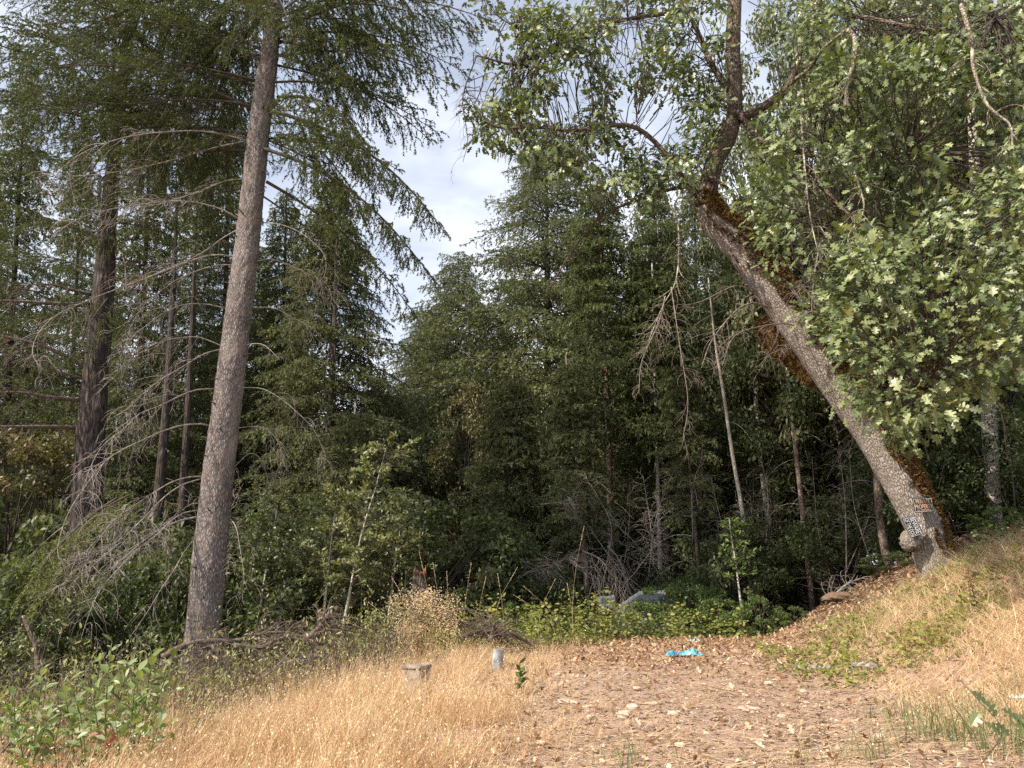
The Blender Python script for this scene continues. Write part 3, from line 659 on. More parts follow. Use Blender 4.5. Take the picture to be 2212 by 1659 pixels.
forest_fir('second soft green young fir between the slim trunks', 1345, 22, 720, crownS, 8, .10, 1.3, r=.09, group=None)
bgf = [(-120, 20, -60, 'A', .6), (60, 25, 120, 'B', .65), (330, 22, 200, 'A', .55), (430, 27, 330, 'B', .8), (560, 30, 520, 'A', .75), (640, 34, 620, 'B', .8), (-20, 33, 330, 'B', .8), (180, 32, 300, 'A', .7),
       (820, 40, 800, 'A', 1.1), (1090, 38, 700, 'B', 1.2), (1270, 33, 470, 'A', 1.1), (1500, 30, 370, 'A', 1.2), (1600, 26, 420, 'B', 1.2), (1700, 24, 330, 'A', 1.1), (1850, 23, 180, 'B', 1.2),
       (1980, 22, 100, 'A', 1.2), (2120, 20, 0, 'B', 1.2), (2260, 21, -50, 'A', 1.2), (2350, 17, -100, 'B', 1.1), (1570, 38, 560, 'A', 1.3), (1350, 42, 660, 'B', 1.3)]
bgf += [(905, 30, 930, 'B', 1.3), (870, 26, 1000, 'A', 1.2), (1060, 26, 880, 'B', 1.4), (1150, 24, 960, 'A', 1.2), (1240, 28, 800, 'A', 1.2), (1010, 24, 980, 'B', 1.3), (500, 24, 200, 'B', .7), (620, 26, 400, 'B', .8), (-60, 34, 640, 'A', 1.2), (90, 36, 700, 'A', 1.2), (230, 35, 640, 'B', 1.5), (350, 37, 720, 'A', 1.3), (480, 38, 700, 'B', 1.6), (590, 40, 760, 'A', 1.3)]
names_bg = ['at the left edge', 'behind the old dark trunk', 'between the two big left trunks', 'left of the pale trunk, deeper in', 'straight behind the pale trunk', 'behind the dark fir right of the pale trunk',
            'far at the left edge', 'far behind the old dark trunk', 'low under the sky gap', 'between the two tallest centre firs', 'behind the pole firs', 'behind the hanging dead oak limb', 'left of the upper oak trunk',
            'behind the mossy oak bend', 'behind the oak crown', 'behind the bright oak leaves', 'high at the right behind the thicket', 'at the right edge', 'outermost at the right edge', 'far off left of the oak', 'far off behind the pole firs', 'small in the centre under the gap', 'low beside the leafy saplings', 'soft and rounded centre left', 'low in the middle of the picture', 'between the tall fir and the poles', 'low between the stump and the tall fir', 'high behind the pale trunk', 'right behind the pale trunk top', 'low and far at the left edge', 'low and far between the edge and the old trunk', 'low and far right of the old dark trunk', 'low and far amid the bare branches', 'low and far just left of the pale trunk', 'low and far just right of the pale trunk']
for (px, Y, ty, k, s_), nm in zip(bgf, names_bg):
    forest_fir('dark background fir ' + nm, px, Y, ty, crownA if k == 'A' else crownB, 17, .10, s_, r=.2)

# bare slim trunks in the shade
def slim_trunk(label, pts, Y, bark, twigs=20, foliage=None):
    p, r = px_trunk(pts, Y, n=40)
    t = empty('slim_tree', (p[0][0], Y, float(G(p[0][0], Y))), label, 'tree', 'slim bare trunks in the shade')
    mb = MB(); v, f, b = tube(p, r, 10, rough=.03, seed=int(pts[0][0])); mb.add(v, f, .5, b); mb.obj('trunk', M[bark], t, bark=True)
    if twigs:
        mb = MB(); n = twigs; ii = rng.integers(4, len(p), n); az = rng.uniform(0, 6.28, n); ln = rng.uniform(.25, 1.1, n)
        d = np.stack([np.cos(az), np.sin(az), rng.uniform(-.3, .5, n)], -1); u = np.linspace(0, 1, 6)[None, :, None]
        pth = p[ii][:, None] + ln[:, None, None] * (d[:, None] * u + np.array([0, 0, -.5]) * u ** 2)
        v, f = tubes(pth, np.linspace(.006, .0025, 6)[None] * np.ones((n, 1)), 3); mb.add(v, f, .5); tag(mb.obj('dead_twigs', M['dead_wood'], t), kind='stuff')
    return t
slim_trunk('white peeling slim trunk leaning left, left of the oak', [(1608, 1140, 10), (1582, 980, 8), (1562, 845, 7), (1545, 740, 5), (1530, 600, 2.5)], 16, 'pale_bark', 14)
slim_trunk('pinkish slim trunk standing right of the white one', [(1664, 1160, 13), (1642, 980, 11), (1632, 845, 10), (1622, 640, 7), (1615, 480, 3)], 17, 'pale_bark', 26)
slim_trunk('reddish slim trunk in shade close to the left of the oak', [(1758, 1000, 12), (1757, 850, 12), (1752, 700, 9), (1748, 500, 3)], 20, 'slim_bark', 16)
slim_trunk('brown slanting trunk rising from the dark bank behind the oak', [(1925, 1235, 20), (1905, 1155, 17), (1895, 1040, 16), (1880, 860, 13), (1866, 600, 5)], 12.5, 'slim_bark', 16)
slim_trunk('thin dark trunk deep in shade left of the slanting brown one', [(1752, 1280, 13), (1735, 1120, 11), (1720, 980, 10), (1700, 800, 8), (1690, 600, 3)], 15.5, 'slim_bark', 20)
slim_trunk('grey ridged trunk standing right of the oak, below its leaves', [(2147, 1145, 35), (2140, 980, 31), (2133, 845, 30), (2120, 600, 26), (2105, 350, 20), (2085, 0, 8)], 12.5, 'pale_bark', 8)
slim_trunk('old dark leaning trunk in shade between the two left firs', [(330, 1250, 26), (345, 1050, 22), (362, 850, 17), (375, 600, 11), (384, 400, 3)], 19, 'dark_bark', 26)
slim_trunk('dark trunk in the shadow just left of the pale fir', [(385, 1280, 22), (395, 1080, 18), (405, 900, 14), (415, 700, 10), (422, 520, 3)], 21, 'dark_bark', 26)
slim_trunk('slender dark tree trunk right of the pale fir, deep in shade', [(690, 1100, 14), (712, 900, 13), (722, 700, 11), (728, 500, 4)], 21, 'dark_bark', 14)
slim_trunk('small crooked brown stem at the lower left edge', [(80, 1420, 10), (66, 1370, 9), (50, 1330, 7)], 9.5, 'slim_bark', 4)

# ------------------------------------------------------------------ broadleaf crowns and shrubs
def leaf_cloud(n, centers, radii, size, g, tv=DIA, up=.6, flat=.7):
    idx = g.integers(0, len(centers), n); off = rdir(n, g) * (g.uniform(0, 1, n) ** .45)[:, None] * radii[idx][:, None]; off[:, 2] *= flat
    pos = centers[idx] + off; nr = nrm(rdir(n, g) + np.array([0, 0, up]) + nrm(off) * .5); d = rdir(n, g); d[:, 2] -= .25
    return stamp(tv[0], tv[1], pos, d, nr, size * g.uniform(.6, 1.25, n)), idx

def make_broad(H, R, ncl, nleaf, size, seed, mat, name='crown'):
    g = np.random.default_rng(seed); mb = MB()
    u = g.uniform(0, 1, ncl); az = g.uniform(0, 6.28, ncl); rr = R * np.sqrt(g.uniform(.1, 1, ncl)) * np.sin(np.pi * (.15 + .8 * u)) ** .6
    cen = np.stack([rr * np.cos(az), rr * np.sin(az), H * u], -1); rad = g.uniform(.10, .24, ncl) * R
    (v, f), idx = leaf_cloud(nleaf, cen, rad, size, g)
    t = np.repeat(g.uniform(0, .5, ncl)[idx] + g.uniform(0, .5, nleaf), len(DIA[0])); mb.add(v, f, t, mi=1)
    root = np.stack([cen[:, 0] * .1, cen[:, 1] * .1, cen[:, 2] * .45], -1); m = (root + cen) / 2 + g.standard_normal(cen.shape) * .1 * R; m[:, 2] -= .03 * H
    v, f = tubes(np.stack([root, m, cen], 1), np.array([[.012, .008, .003]]) * R * np.ones((ncl, 1)), 4); mb.add(v, f, .5, mi=0)
    return mb.mesh(name, [M['twig'], M[mat]])
broadA = make_broad(6, 2.6, 90, 26000, .12, 21, 'broad_leaf'); broadB = make_broad(6, 2.4, 80, 20000, .12, 22, 'warm_leaf'); broadC = make_broad(5, 2.6, 90, 26000, .10, 23, 'shrub_leaf')
shrubA = make_broad(1.6, 1.1, 46, 9000, .062, 24, 'broad_leaf', 'foliage'); shrubB = make_broad(1.5, 1.0, 40, 7000, .060, 25, 'shrub_leaf', 'foliage'); shrubC = make_broad(1.2, .9, 40, 6000, .055, 26, 'bramble_leaf', 'foliage')

def broad_tree(label, px, Y, top_py, crown, Hc, sx=1.0, low=.25, name='broadleaf_tree', group='broadleaf trees in the forest'):
    x = P(px, 1250, Y)[0]; z0 = float(G(x, Y)); zt = P(px, top_py, Y)[2]; H = zt - z0
    t = empty(name, (x, Y, z0), label, 'tree', group)
    path = resample([[x, Y, z0 - .2], [x + .3, Y, z0 + H * .4], [x, Y, z0 + H * .8]], 12); mb = MB(); v, f, b = tube(path, np.linspace(.13, .04, 12), 8); mb.add(v, f, .5, b); mb.obj('trunk', M['dark_bark'], t, bark=True)
    o = bpy.data.objects.new('crown', crown); C.objects.link(o); o.parent = t; o['kind'] = 'stuff'; o.location = (0, 0, H * low); s = H * (1 - low) / Hc
    o.scale = (s * sx, s * sx, s); o.rotation_euler = (0, 0, rng.uniform(0, 6.28)); return t
bt = [('dark green oak-like tree below the sky gap', 905, 32, 850, broadA, 6, .8), ('reddish brown madrone crown in the middle below the sky', 1000, 23, 850, broadB, 6, .6), ('yellow green round tree left of the reddish crown', 830, 24, 870, broadC, 5, .8),
      ('yellow brown leafy tree at the left edge', 20, 19, 950, broadB, 6, .9),
      ('pale olive tree low in the centre behind the young firs', 1180, 27, 860, broadC, 5, 1.2), ('brownish tree deep in the centre right', 1560, 27, 800, broadB, 6, 1.0), ('dark leafy tree behind the slim white trunk', 1650, 23, 700, broadA, 6, 1.2),
      ('leafy evergreen behind the oak trunk bend', 1800, 17, 420, broadA, 6, .8), ('glossy evergreen filling the right behind the oak leaves', 1960, 14.5, 120, broadC, 5, .55), ('tall evergreen at the right edge with small leaves', 2150, 13.5, 60, broadA, 6, .5),
      ('high evergreen crown at the upper right corner', 2230, 15, -120, broadC, 5, .55), ('leafy evergreen high between oak limbs', 1830, 16, 60, broadC, 5, .45), ('dark leafy tree under the grey ridged trunk', 2240, 15, 620, broadA, 6, .9),
      ('shaded leafy tree low behind the oak trunk', 1960, 16.5, 620, broadA, 6, .9), ('dark bushy tree in the centre left', 720, 26, 980, broadA, 6, 1.2)]
for lb, px, Y, ty, cr, hc, sx in bt: broad_tree(lb, px, Y, ty, cr, hc, sx)

def shrub(label, px, Y, top_py, mesh, Hm, sx=1.0, name='shrub', group='shrubs along the edge of the forest', base=None):
    x = P(px, 1330, Y)[0]; z0 = float(G(x, Y)); H = max(.3, P(px, top_py, Y)[2] - z0)
    t = empty(name, (x, Y, z0), label, 'shrub', group)
    o = bpy.data.objects.new('foliage', mesh); C.objects.link(o); o.parent = t; o['kind'] = 'stuff'; s = H / Hm; q = max(.7, min(s, 1.5)) * sx
    o.scale = (q, q, s * .97); o.rotation_euler = (0, 0, rng.uniform(0, 6.28)); o.location = (0, 0, 0)
    return t
sh = [('dark shrub at the left edge under the dark boughs', 20, 12, 1190, shrubA, 1.6, 1.1), ('dark glossy shrub behind the leafy bush at lower left', 110, 10.5, 1330, shrubB, 1.5, .9), ('shrub at the foot of the old dark trunk', 260, 12.5, 1300, shrubA, 1.6, 1.0),
      ('shaded shrub between the two left trunks', 340, 13, 1150, shrubA, 1.6, 1.1), ('shaded bush right of the pale fir foot', 560, 13.5, 1180, shrubA, 1.6, 1.2), ('leafy laurel-like bush behind the brush pile', 640, 13, 1130, shrubB, 1.5, 1.1),
      ('tall green bush left of the broken stump', 830, 14, 1060, shrubB, 1.5, 1.3), ('dark bush behind the broken stump', 930, 14.5, 1080, shrubA, 1.6, 1.3), ('dark round bush right of the stump', 1010, 15, 1130, shrubA, 1.6, 1.1),
      ('ferny dark bush behind the bare brush', 1100, 16, 1160, shrubA, 1.6, 1.3), ('low bush behind the brambles in the centre', 1190, 15.5, 1230, shrubB, 1.5, 1.0), ('shaded bush among the slim trunks', 1350, 21, 1180, shrubA, 1.6, 1.5),
      ('dark bush right of the slim trunks', 1560, 17, 1100, shrubA, 1.6, 1.0), ('green leafy bush left of the dark bank', 1585, 15, 1150, shrubB, 1.5, .8), ('dark understory bush under the thin trunk', 1680, 16, 1120, shrubA, 1.6, 1.2),
      ('dark bush on the shaded bank left of the oak', 1830, 14.5, 1080, shrubA, 1.6, 1.1), ('shaded thicket behind the oak foot', 2040, 13, 950, shrubA, 1.6, 1.0), ('dark thicket right of the grey trunk', 2200, 13, 900, shrubA, 1.6, 1.1),
      ('dark thicket between the oak and the grey trunk', 2090, 14, 860, shrubA, 1.6, 1.2), ('small leafy bush on the bank right of the grey trunk', 2195, 11, 1120, shrubC, 1.2, .8), ('tiny dark bush at the foot of the oak', 1935, 11.5, 1205, shrubA, 1.6, .6),
      ('bushy thicket deep behind the left trunks', 450, 17, 1080, shrubA, 1.6, 1.5), ('shrub deep behind on the left', 150, 17, 1080, shrubA, 1.6, 1.6), ('bush deep in shade in the centre', 1250, 20, 1100, shrubA, 1.6, 1.6), ('deep shade bush beyond the white car', 1480, 22, 1120, shrubA, 1.6, 1.6),
      ('deep shade bush in the middle left', 780, 19, 1060, shrubA, 1.6, 1.6), ('deep shade bush left of the oak bank', 1760, 20, 1050, shrubA, 1.6, 1.6), ('deep shade bush behind the centre brush', 1080, 22, 1080, shrubA, 1.6, 1.6), ('shade bush at far left behind', -60, 14, 1050, shrubA, 1.6, 1.5)]
for lb, px, Y, ty, me, hm, sx in sh: shrub(lb, px, Y, ty, me, hm, sx)
# bramble and vine mounds in the sun
for lb, px, Y, ty, me, hm, sx in [('sunny bramble mound with trifoliate leaves at the right end of the thicket', 1640, 12.6, 1285, shrubC, 1.2, .62), ('bramble mound hiding the white car', 1480, 13.5, 1262, shrubC, 1.2, .95), ('bramble mound left of the white car', 1390, 13.2, 1300, shrubC, 1.2, .85), ('bramble mound directly before the middle of the white car', 1435, 13.9, 1262, shrubC, 1.2, .9), ('bramble mound before the rear of the white car', 1540, 14.2, 1268, shrubC, 1.2, .9),
      ('low bramble mound right of the brush pile', 1240, 12.8, 1310, shrubC, 1.2, .75), ('bramble mound at the centre of the thicket edge', 1120, 12.8, 1300, shrubC, 1.2, .75), ('small dark bramble at the foot of the shaded bank', 1715, 12.4, 1345, shrubC, 1.2, .42),
      ('bramble mound right below the slim dark trunk', 1560, 13.2, 1290, shrubC, 1.2, .7)]:
    shrub(lb, px, Y, ty, me, hm, sx, 'bramble', 'bramble mounds at the back of the clearing')

# ------------------------------------------------------------------ the leaning oak
ptsO = [(2040, 1262, 90), (2012, 1190, 78), (1985, 1110, 78), (1902, 955, 82), (1815, 830, 82), (1692, 655, 80), (1610, 540, 78), (1552, 485, 66), (1530, 440, 48), (1531, 400, 41), (1545, 345, 38), (1572, 298, 35), (1587, 240, 31), (1587, 170, 30), (1583, 100, 32), (1587, 0, 30), (1592, -120, 26)]
YO = 10.0
yl = [YO + .0, YO, YO, YO, YO - .05, YO - .1, YO - .1, YO, YO, YO + .05, YO + .1, YO + .15, YO + .2, YO + .2, YO + .25, YO + .3, YO + .4]
po, ro = px_trunk(ptsO, YO, n=150, y_list=yl)
oak = empty('oak_tree', (po[0][0], YO, float(G(po[0][0], YO))), 'big leaning oak with pale cracked bark, brown moss and two signs, on the right bank', 'tree')
split = int(np.argmin(np.linalg.norm(po - P(1535, 445, YO), axis=1)))
mb = MB(); v, f, b = tube(po[:split + 1], ro[:split + 1], 48, rough=.014, seed=9, lump=.02); mb.add(v, f, .5, b)
mb.obj('trunk', M['oak_bark'], oak, bark=True)
mb = MB(); v, f, b = tube(po[split:], ro[split:] * .995, 32, rough=.014, seed=10, lump=.02); mb.add(v, f, .5, b); mb.obj('limb', M['oak_bark_brown'], oak, bark=True)
bc = P(1966, 1168, YO - .17)
u_, v_ = np.meshgrid(np.linspace(0, np.pi, 15), np.linspace(0, 2 * np.pi, 24, endpoint=False), indexing='ij')
sph = np.stack([np.sin(u_) * np.cos(v_), np.sin(u_) * np.sin(v_), np.cos(u_)], -1).reshape(-1, 3)
def grid_tri(n, m, wrap=True):
    i = np.arange(n - 1)[:, None] * m; j = np.arange(m if wrap else m - 1)[None]; k = (j + 1) % m
    return np.concatenate([np.stack([i + j, i + m + k, i + k], -1).reshape(-1, 3), np.stack([i + j, i + m + j, i + m + k], -1).reshape(-1, 3)])
bur = bc + sph * (np.array([.125, .10, .13]) * (1 + .10 * rng.standard_normal((len(sph), 1))))
mb = MB(); mb.add(bur, grid_tri(15, 24), .5, bur); mb.obj('burl', M['oak_bark'], oak, bark=True)

limbs = [  # px points, radius, depth start, depth end, bark, twigs
    ([(1597,258),(1650,230),(1705,185),(1720,140),(1740,75),(1765,20),(1790,-60)], .075, 10.1, 9.4, 'oak_bark_brown', 0),
    ([(1575,195),(1535,135),(1510,75),(1480,15),(1440,-60)], .055, 10.2, 10.6, 'oak_bark_brown', 0),
    ([(1718,172),(1745,145),(1775,105),(1830,62)], .032, 9.8, 7.3, 'lichen_bark', 8),
    ([(1830,62),(1847,75),(1846,125),(1838,185),(1825,230)], .030, 7.3, 7.1, 'lichen_bark', 8),
    ([(2076,10),(2098,90),(2105,150),(2125,215),(2145,245),(2170,270),(2187,330)], .024, 7.0, 6.8, 'lichen_bark', 14),
    ([(1512,430),(1475,385),(1427,320),(1382,280),(1337,270),(1237,282),(1162,275),(1087,277),(1047,262)], .045, 10, 9.2, 'oak_bark_brown', 11),
    ([(1518,425),(1500,405),(1445,410),(1387,430),(1302,465),(1237,540),(1187,625)], .030, 10, 10.6, 'oak_bark_brown', 20),
    ([(1500,20),(1430,30),(1337,45),(1277,65),(1162,120),(1115,140),(1030,120)], .040, 10.5, 9.6, 'oak_bark_brown', 12),
    ([(1505,365),(1575,410),(1595,465),(1612,515)], .030, 9.85, 9.85, 'oak_bark_brown', 4),
    ([(1505,460),(1490,425),(1462,435),(1462,500),(1457,600),(1437,665),(1400,740)], .015, 9.9, 9.3, 'lichen_bark', 30),
    ([(1437,640),(1420,700),(1395,780),(1380,850)], .012, 9.4, 9.2, 'hang_wood', 22),
    ([(1450,620),(1470,740),(1480,860),(1475,950)], .010, 9.4, 9.1, 'hang_wood', 20),
    ([(1662,668),(1630,650),(1595,665),(1555,690),(1535,735),(1515,795)], .018, 9.9, 9.3, 'hang_wood', 18),
    ([(1640,640),(1590,620),(1530,640),(1475,660)], .014, 9.9, 9.5, 'hang_wood', 18),
    ([(1745,745),(1700,700),(1640,705),(1590,730),(1560,790)], .014, 9.9, 9.1, 'hang_wood', 20),
    ([(1760,760),(1720,750),(1670,770),(1640,790)], .010, 9.8, 9.0, 'hang_wood', 14),
    ([(1730,250),(1738,330),(1735,420),(1750,500),(1772,560)], .012, 7.4, 7.0, 'lichen_bark', 18),
    ([(1845,370),(1850,450),(1830,520),(1840,560)], .012, 7.2, 6.9, 'lichen_bark', 14),
    ([(1772,520),(1775,580),(1760,640),(1755,680)], .010, 7.2, 7.0, 'hang_wood', 16),
    ([(1030,120),(1000,210),(1010,300),(1000,350)], .010, 9.5, 9.3, 'twig', 24),
    ([(1115,60),(1070,30),(1040,-20)], .010, 9.7, 9.5, 'twig', 20),
    ([(1595,240),(1640,300),(1720,330),(1830,340),(1960,330)], .040, 10, 8.2, 'oak_bark_brown', 10),
    ([(1720,330),(1800,430),(1900,520),(2000,580)], .030, 9.4, 7.6, 'oak_bark_brown', 10),
    ([(1760,20),(1880,40),(2000,60),(2150,40)], .040, 9.4, 7.6, 'oak_bark_brown', 10),
    ([(1900,520),(1950,650),(2000,760),(1990,850)], .016, 8.4, 6.9, 'oak_bark_brown', 10),
]
limb_pts = []
for pts, r0, y0, y1, mt, ntw in limbs:
    n = len(pts); path = [P(px, py, y0 + (y1 - y0) * i / (n - 1)) for i, (px, py) in enumerate(pts)]
    path = [q + rng.normal(0, .035, 3) if 0 < i < n - 1 and mt in ('hang_wood', 'lichen_bark') else q for i, q in enumerate(path)]
    mb = MB(); dead_branch_mesh(mb, path, r0 * (.75 if mt == 'hang_wood' else 1), ntw, .36, sub=3, grav=.3, tip=.35, lo=.05, sides=8)
    mb.obj('dead_branch' if mt in ('hang_wood', 'lichen_bark') else 'branch', M[mt], oak, bark=True)
    if mt in ('oak_bark_brown', 'twig'): limb_pts.append(resample(path, 24))
# mossy stub hanging behind the trunk
mb = MB(); pth = resample([P(1645, 690, 10.35), P(1672, 735, 10.3), P(1720, 775, 10.25), P(1765, 822, 10.15)], 16)
v, f, b = tube(pth, np.interp(np.linspace(0, 1, 16), [0, .3, 1], [.10, .16, .12]), 20, rough=.08, lump=.05); mb.add(v, f, .3, b)
def fuzz(mb, pos, nr, n_len, g, w=.010):
    d = nrm(nr + rdir(len(pos), g) * .75); wd = nrm(np.cross(d, rdir(len(pos), g))) * w; ln = (n_len * g.uniform(.5, 1.3, len(pos)))[:, None]
    v = np.stack([pos - wd, pos + wd, pos + d * ln + wd * .3], 1).reshape(-1, 3); mb.add(v, np.arange(len(v)).reshape(-1, 3), np.repeat(g.uniform(0, 1, len(pos)), 3))
tt = rng.integers(0, len(f), 5000); cc = v[f[tt]].mean(1); ii = np.argmin(np.linalg.norm(cc[:, None] - pth[None], axis=2), axis=1); fuzz(mb, cc, nrm(cc - pth[ii]), .05, rng)
tag(mb.obj('mossy_stub', M['moss'], oak), kind='stuff')
# moss along the upper side of the trunk
mb = MB(); tpath = po; tan = nrm(np.gradient(tpath, axis=0)); n = 26000
idx = rng.integers(6, split + 3, n); upv = np.array([.85, -1.25, .5]); t_ = tan[idx]; upn = nrm(upv - t_ * (t_ @ upv)[:, None]); sdv = np.cross(t_, upn)
ang = rng.normal(0, .75, n); wob = .45 * np.sin(idx * .33) + .35 * np.sin(idx * .81 + 1); u = idx / split
band = np.interp(u, [0, .08, .25, .5, .62, .85, .93, 1], [.3, .6, .85, .85, .9, 1.35, 1.9, 1.2])
keep = np.abs(ang) < band * (1 + wob * .35); keep |= (u > .80) & (rng.uniform(0, 1, n) < .6)
patchn = np.array([mnoise.noise(Vector((a * 1.6, q * .11, 3.1))) for a, q in zip(ang, idx)]); keep &= patchn > -.22
ang = np.where((u > .8) & (np.abs(ang) > band), rng.uniform(-3, 3, n), ang)
nr = np.cos(ang)[:, None] * upn + np.sin(ang)[:, None] * sdv; pos = tpath[idx] + tan[idx] * rng.uniform(-.03, .03, n)[:, None] + nr * (ro[idx] * rng.uniform(.97, 1.09, n))[:, None]
fuzz(mb, pos[keep], nr[keep], .055, rng, .014); tag(mb.obj('moss', M['moss'], oak), kind='stuff')

# oak leaves: clusters in the air around the limbs
def poly_sample(poly, n, g):
    poly = np.array(poly, float); lo, hi = poly.min(0), poly.max(0); o = []
    while len(o) < n:
        q = g.uniform(lo, hi, (n * 2, 2)); x, y = q[:, 0], q[:, 1]; ins = np.zeros(len(q), bool); j = len(poly) - 1
        for i in range(len(poly)):
            xi, yi = poly[i]; xj, yj = poly[j]; c = ((yi > y) != (yj > y)) & (x < (xj - xi) * (y - yi) / (yj - yi + 1e-9) + xi); ins ^= c; j = i
        o += list(q[ins])
    return np.array(o[:n])
zones = [  # polygon, clusters, near, far, leaves per cluster, leaf size
    ([(1600,390),(1660,260),(1760,170),(1900,60),(2212,60),(2300,300),(2300,760),(2130,830),(2040,900),(1935,950),(1900,880),(1830,850),(1850,760),(1740,690),(1640,520),(1590,440)], 1500, 7.0, 9.8, 14, .11),
    ([(1830,760),(1780,600),(1900,480),(2250,380),(2250,760),(2110,810),(2050,900),(1930,945),(1905,880),(1832,850)], 230, 5.8, 7.6, 14, .10),
    ([(1050,110),(1120,30),(1300,-40),(1560,-40),(1570,150),(1540,330),(1480,400),(1380,430),(1250,400),(1130,330),(1030,300),(1010,240)], 1000, 9.0, 11.5, 13, .115),
    ([(1010,0),(1060,-20),(1170,40),(1120,130),(1060,90)], 26, 9.5, 10.5, 9, .12),
    ([(1640,-30),(1800,-40),(2300,-40),(2300,200),(1900,150),(1760,180),(1740,100)], 480, 7.5, 11, 13, .115),
    ([(1620,60),(1720,20),(1720,330),(1630,330)], 22, 9.6, 10.8, 12, .12),
]
LL = leaf_lobed(); LS = leaf_star()
cpos = []; cn = []; csz = []
for zi, (poly, nc, yn, yf, nl_, sz) in enumerate(zones):
    q = poly_sample(poly, nc, rng)
    if zi == 2:      # holes where the sky shows
        nn = np.array([mnoise.noise(Vector((a[0] * .011, a[1] * .011, 7.7))) for a in q]); q = q[nn > -.10]
    if zi in (0, 4):
        nn = np.array([mnoise.noise(Vector((a[0] * .010, a[1] * .010, 2.2))) + .5 * mnoise.noise(Vector((a[0] * .03, a[1] * .03, 4.2))) for a in q]); q = q[nn > -.10]
    Ys = rng.uniform(yn, yf, len(q))
    for (px, py), yy in zip(q, Ys): cpos.append(P(px, py, yy)); cn.append(nl_); csz.append(sz)
cpos = np.array(cpos); allp = np.concatenate(limb_pts + [po[split:]])
nearest = np.argmin(np.linalg.norm(cpos[:, None] - allp[None], axis=2), axis=1); anchor = allp[nearest]
dist = np.linalg.norm(cpos - anchor, axis=1)
mb = MB(); far_ok = dist < .8
m_ = (anchor + cpos) / 2 + rdir(len(cpos)) * .15 + np.array([0, 0, .12]); e_ = cpos + nrm(cpos - anchor) * .05
short = nrm(anchor - cpos); st_ = np.where(far_ok[:, None], anchor, cpos + short * .9); m_ = np.where(far_ok[:, None], m_, cpos + short * .45 + rdir(len(cpos)) * .06)
v, f = tubes(np.stack([st_, (st_ + m_) / 2 + rdir(len(cpos)) * .04, m_, (m_ + cpos) / 2 + rdir(len(cpos)) * .04, e_], 1), np.array([[.009, .007, .006, .0045, .003]]) * np.ones((len(cpos), 1)), 4)
mb.add(v, f, .5); tag(mb.obj('twigs', M['twig'], oak), kind='stuff')
lp = []; ld = []; ln_ = []; ls = []; lt = []
for c, k, s_, a in zip(cpos, cn, csz, anchor):
    k = max(4, int(k * rng.uniform(.6, 1.4))); dr = nrm(nrm(c - a) * .6 + rdir(k) * 1.0 + np.array([0, 0, -.25])); off = dr * rng.uniform(.02, .22, k)[:, None] + rdir(k) * .05
    lp.append(c + off); ld.append(dr + np.array([0, 0, -.15])); ln_.append(nrm(np.array([-.55, -.50, .90]) + rdir(k) * .66)); ls.append(s_ * rng.uniform(.65, 1.25, k)); lt.append(rng.uniform(0, .35) + rng.uniform(0, .6, k))
lp = np.concatenate(lp); ld = np.concatenate(ld); ln_ = np.concatenate(ln_); ls = np.concatenate(ls); lt = np.concatenate(lt)
print('oak leaves', len(lp))
near_order = np.argsort(lp[:, 1] / ls); big = near_order[:290]; rest = near_order[290:]
mb = MB(); r1 = rest[:6500]; r2 = rest[6500:]
v, f = stamp(*LL, lp[r1], ld[r1], ln_[r1], ls[r1]); mb.add(v, f, np.repeat(lt[r1], len(LL[0])))
v, f = stamp(*LS, lp[r2], ld[r2], ln_[r2], ls[r2]); mb.add(v, f, np.repeat(lt[r2], len(LS[0])))
tag(mb.obj('foliage', M['oak_leaf'], oak, smooth=False), kind='stuff')
leaf_var = []
for k in range(6):
    tv, tf = leaf_lobed(.08 + .06 * k, .05 + .03 * k, .85 + .06 * k); mb = MB(); mb.add(tv, tf, .3 + .13 * k); leaf_var.append(mb.mesh('leaf', M['oak_leaf'], smooth=False))
def leaf_part(me, pos, d, nr, s, parent, name='leaf'):
    x = Vector(d).normalized(); y = Vector(nr).cross(x).normalized(); z = x.cross(y)
    o = bpy.data.objects.new(name, me); C.objects.link(o)
    set_local(o, parent, Matrix.Translation(Vector(pos)) @ Matrix((x, y, z)).transposed().to_4x4() @ Matrix.Scale(s, 4)); return o
for i in big: leaf_part(random.choice(leaf_var), lp[i], ld[i], ln_[i], float(ls[i]), oak)

# ------------------------------------------------------------------ evergreen thicket leaves behind the oak (real leaves with branches)
def thicket(label, poly, nc, yn, yf, size, mat, seed, cl=.34, per=46, name='evergreen_thicket'):
    g = np.random.default_rng(seed); q = poly_sample(poly, nc, g); Ys = g.uniform(yn, yf, nc); cen = np.array([P(a, b, c) for (a, b), c in zip(q, Ys)])
    base = np.array([cen[:, 0].mean(), (yn + yf) / 2, 0]); base[2] = float(G(base[0], base[1]))
    t = empty(name, base, label, 'shrub', None); mb = MB(); rad = g.uniform(.6, 1.2, nc) * cl
    (v, f), idx = leaf_cloud(nc * per, cen, rad, size, g, (OV[0], OV[1])); tt = np.repeat(g.uniform(0, .55, nc)[idx] + g.uniform(0, .45, nc * per), len(OV[0])); mb.add(v, f, tt)
    tag(mb.obj('foliage', M[mat], t), kind='stuff'); mb = MB()
    st0 = cen * np.array([1, 1, 0]) + np.array([0, 0, 1]) * np.maximum(G(cen[:, 0], cen[:, 1]), cen[:, 2] - 1.6)[:, None] + g.standard_normal((nc, 3)) * .2
    mid = (st0 + cen) / 2 + g.standard_normal((nc, 3)) * .15; q_ = slice(0, nc, 4); v, f = tubes(np.stack([st0, (st0 + mid) / 2, mid, cen], 1)[q_], np.array([[.014, .011, .008, .004]]) * np.ones((len(st0[q_]), 1)), 4); mb.add(v, f, .5)
    tag(mb.obj('twigs', M['twig'], t), kind='stuff'); return t
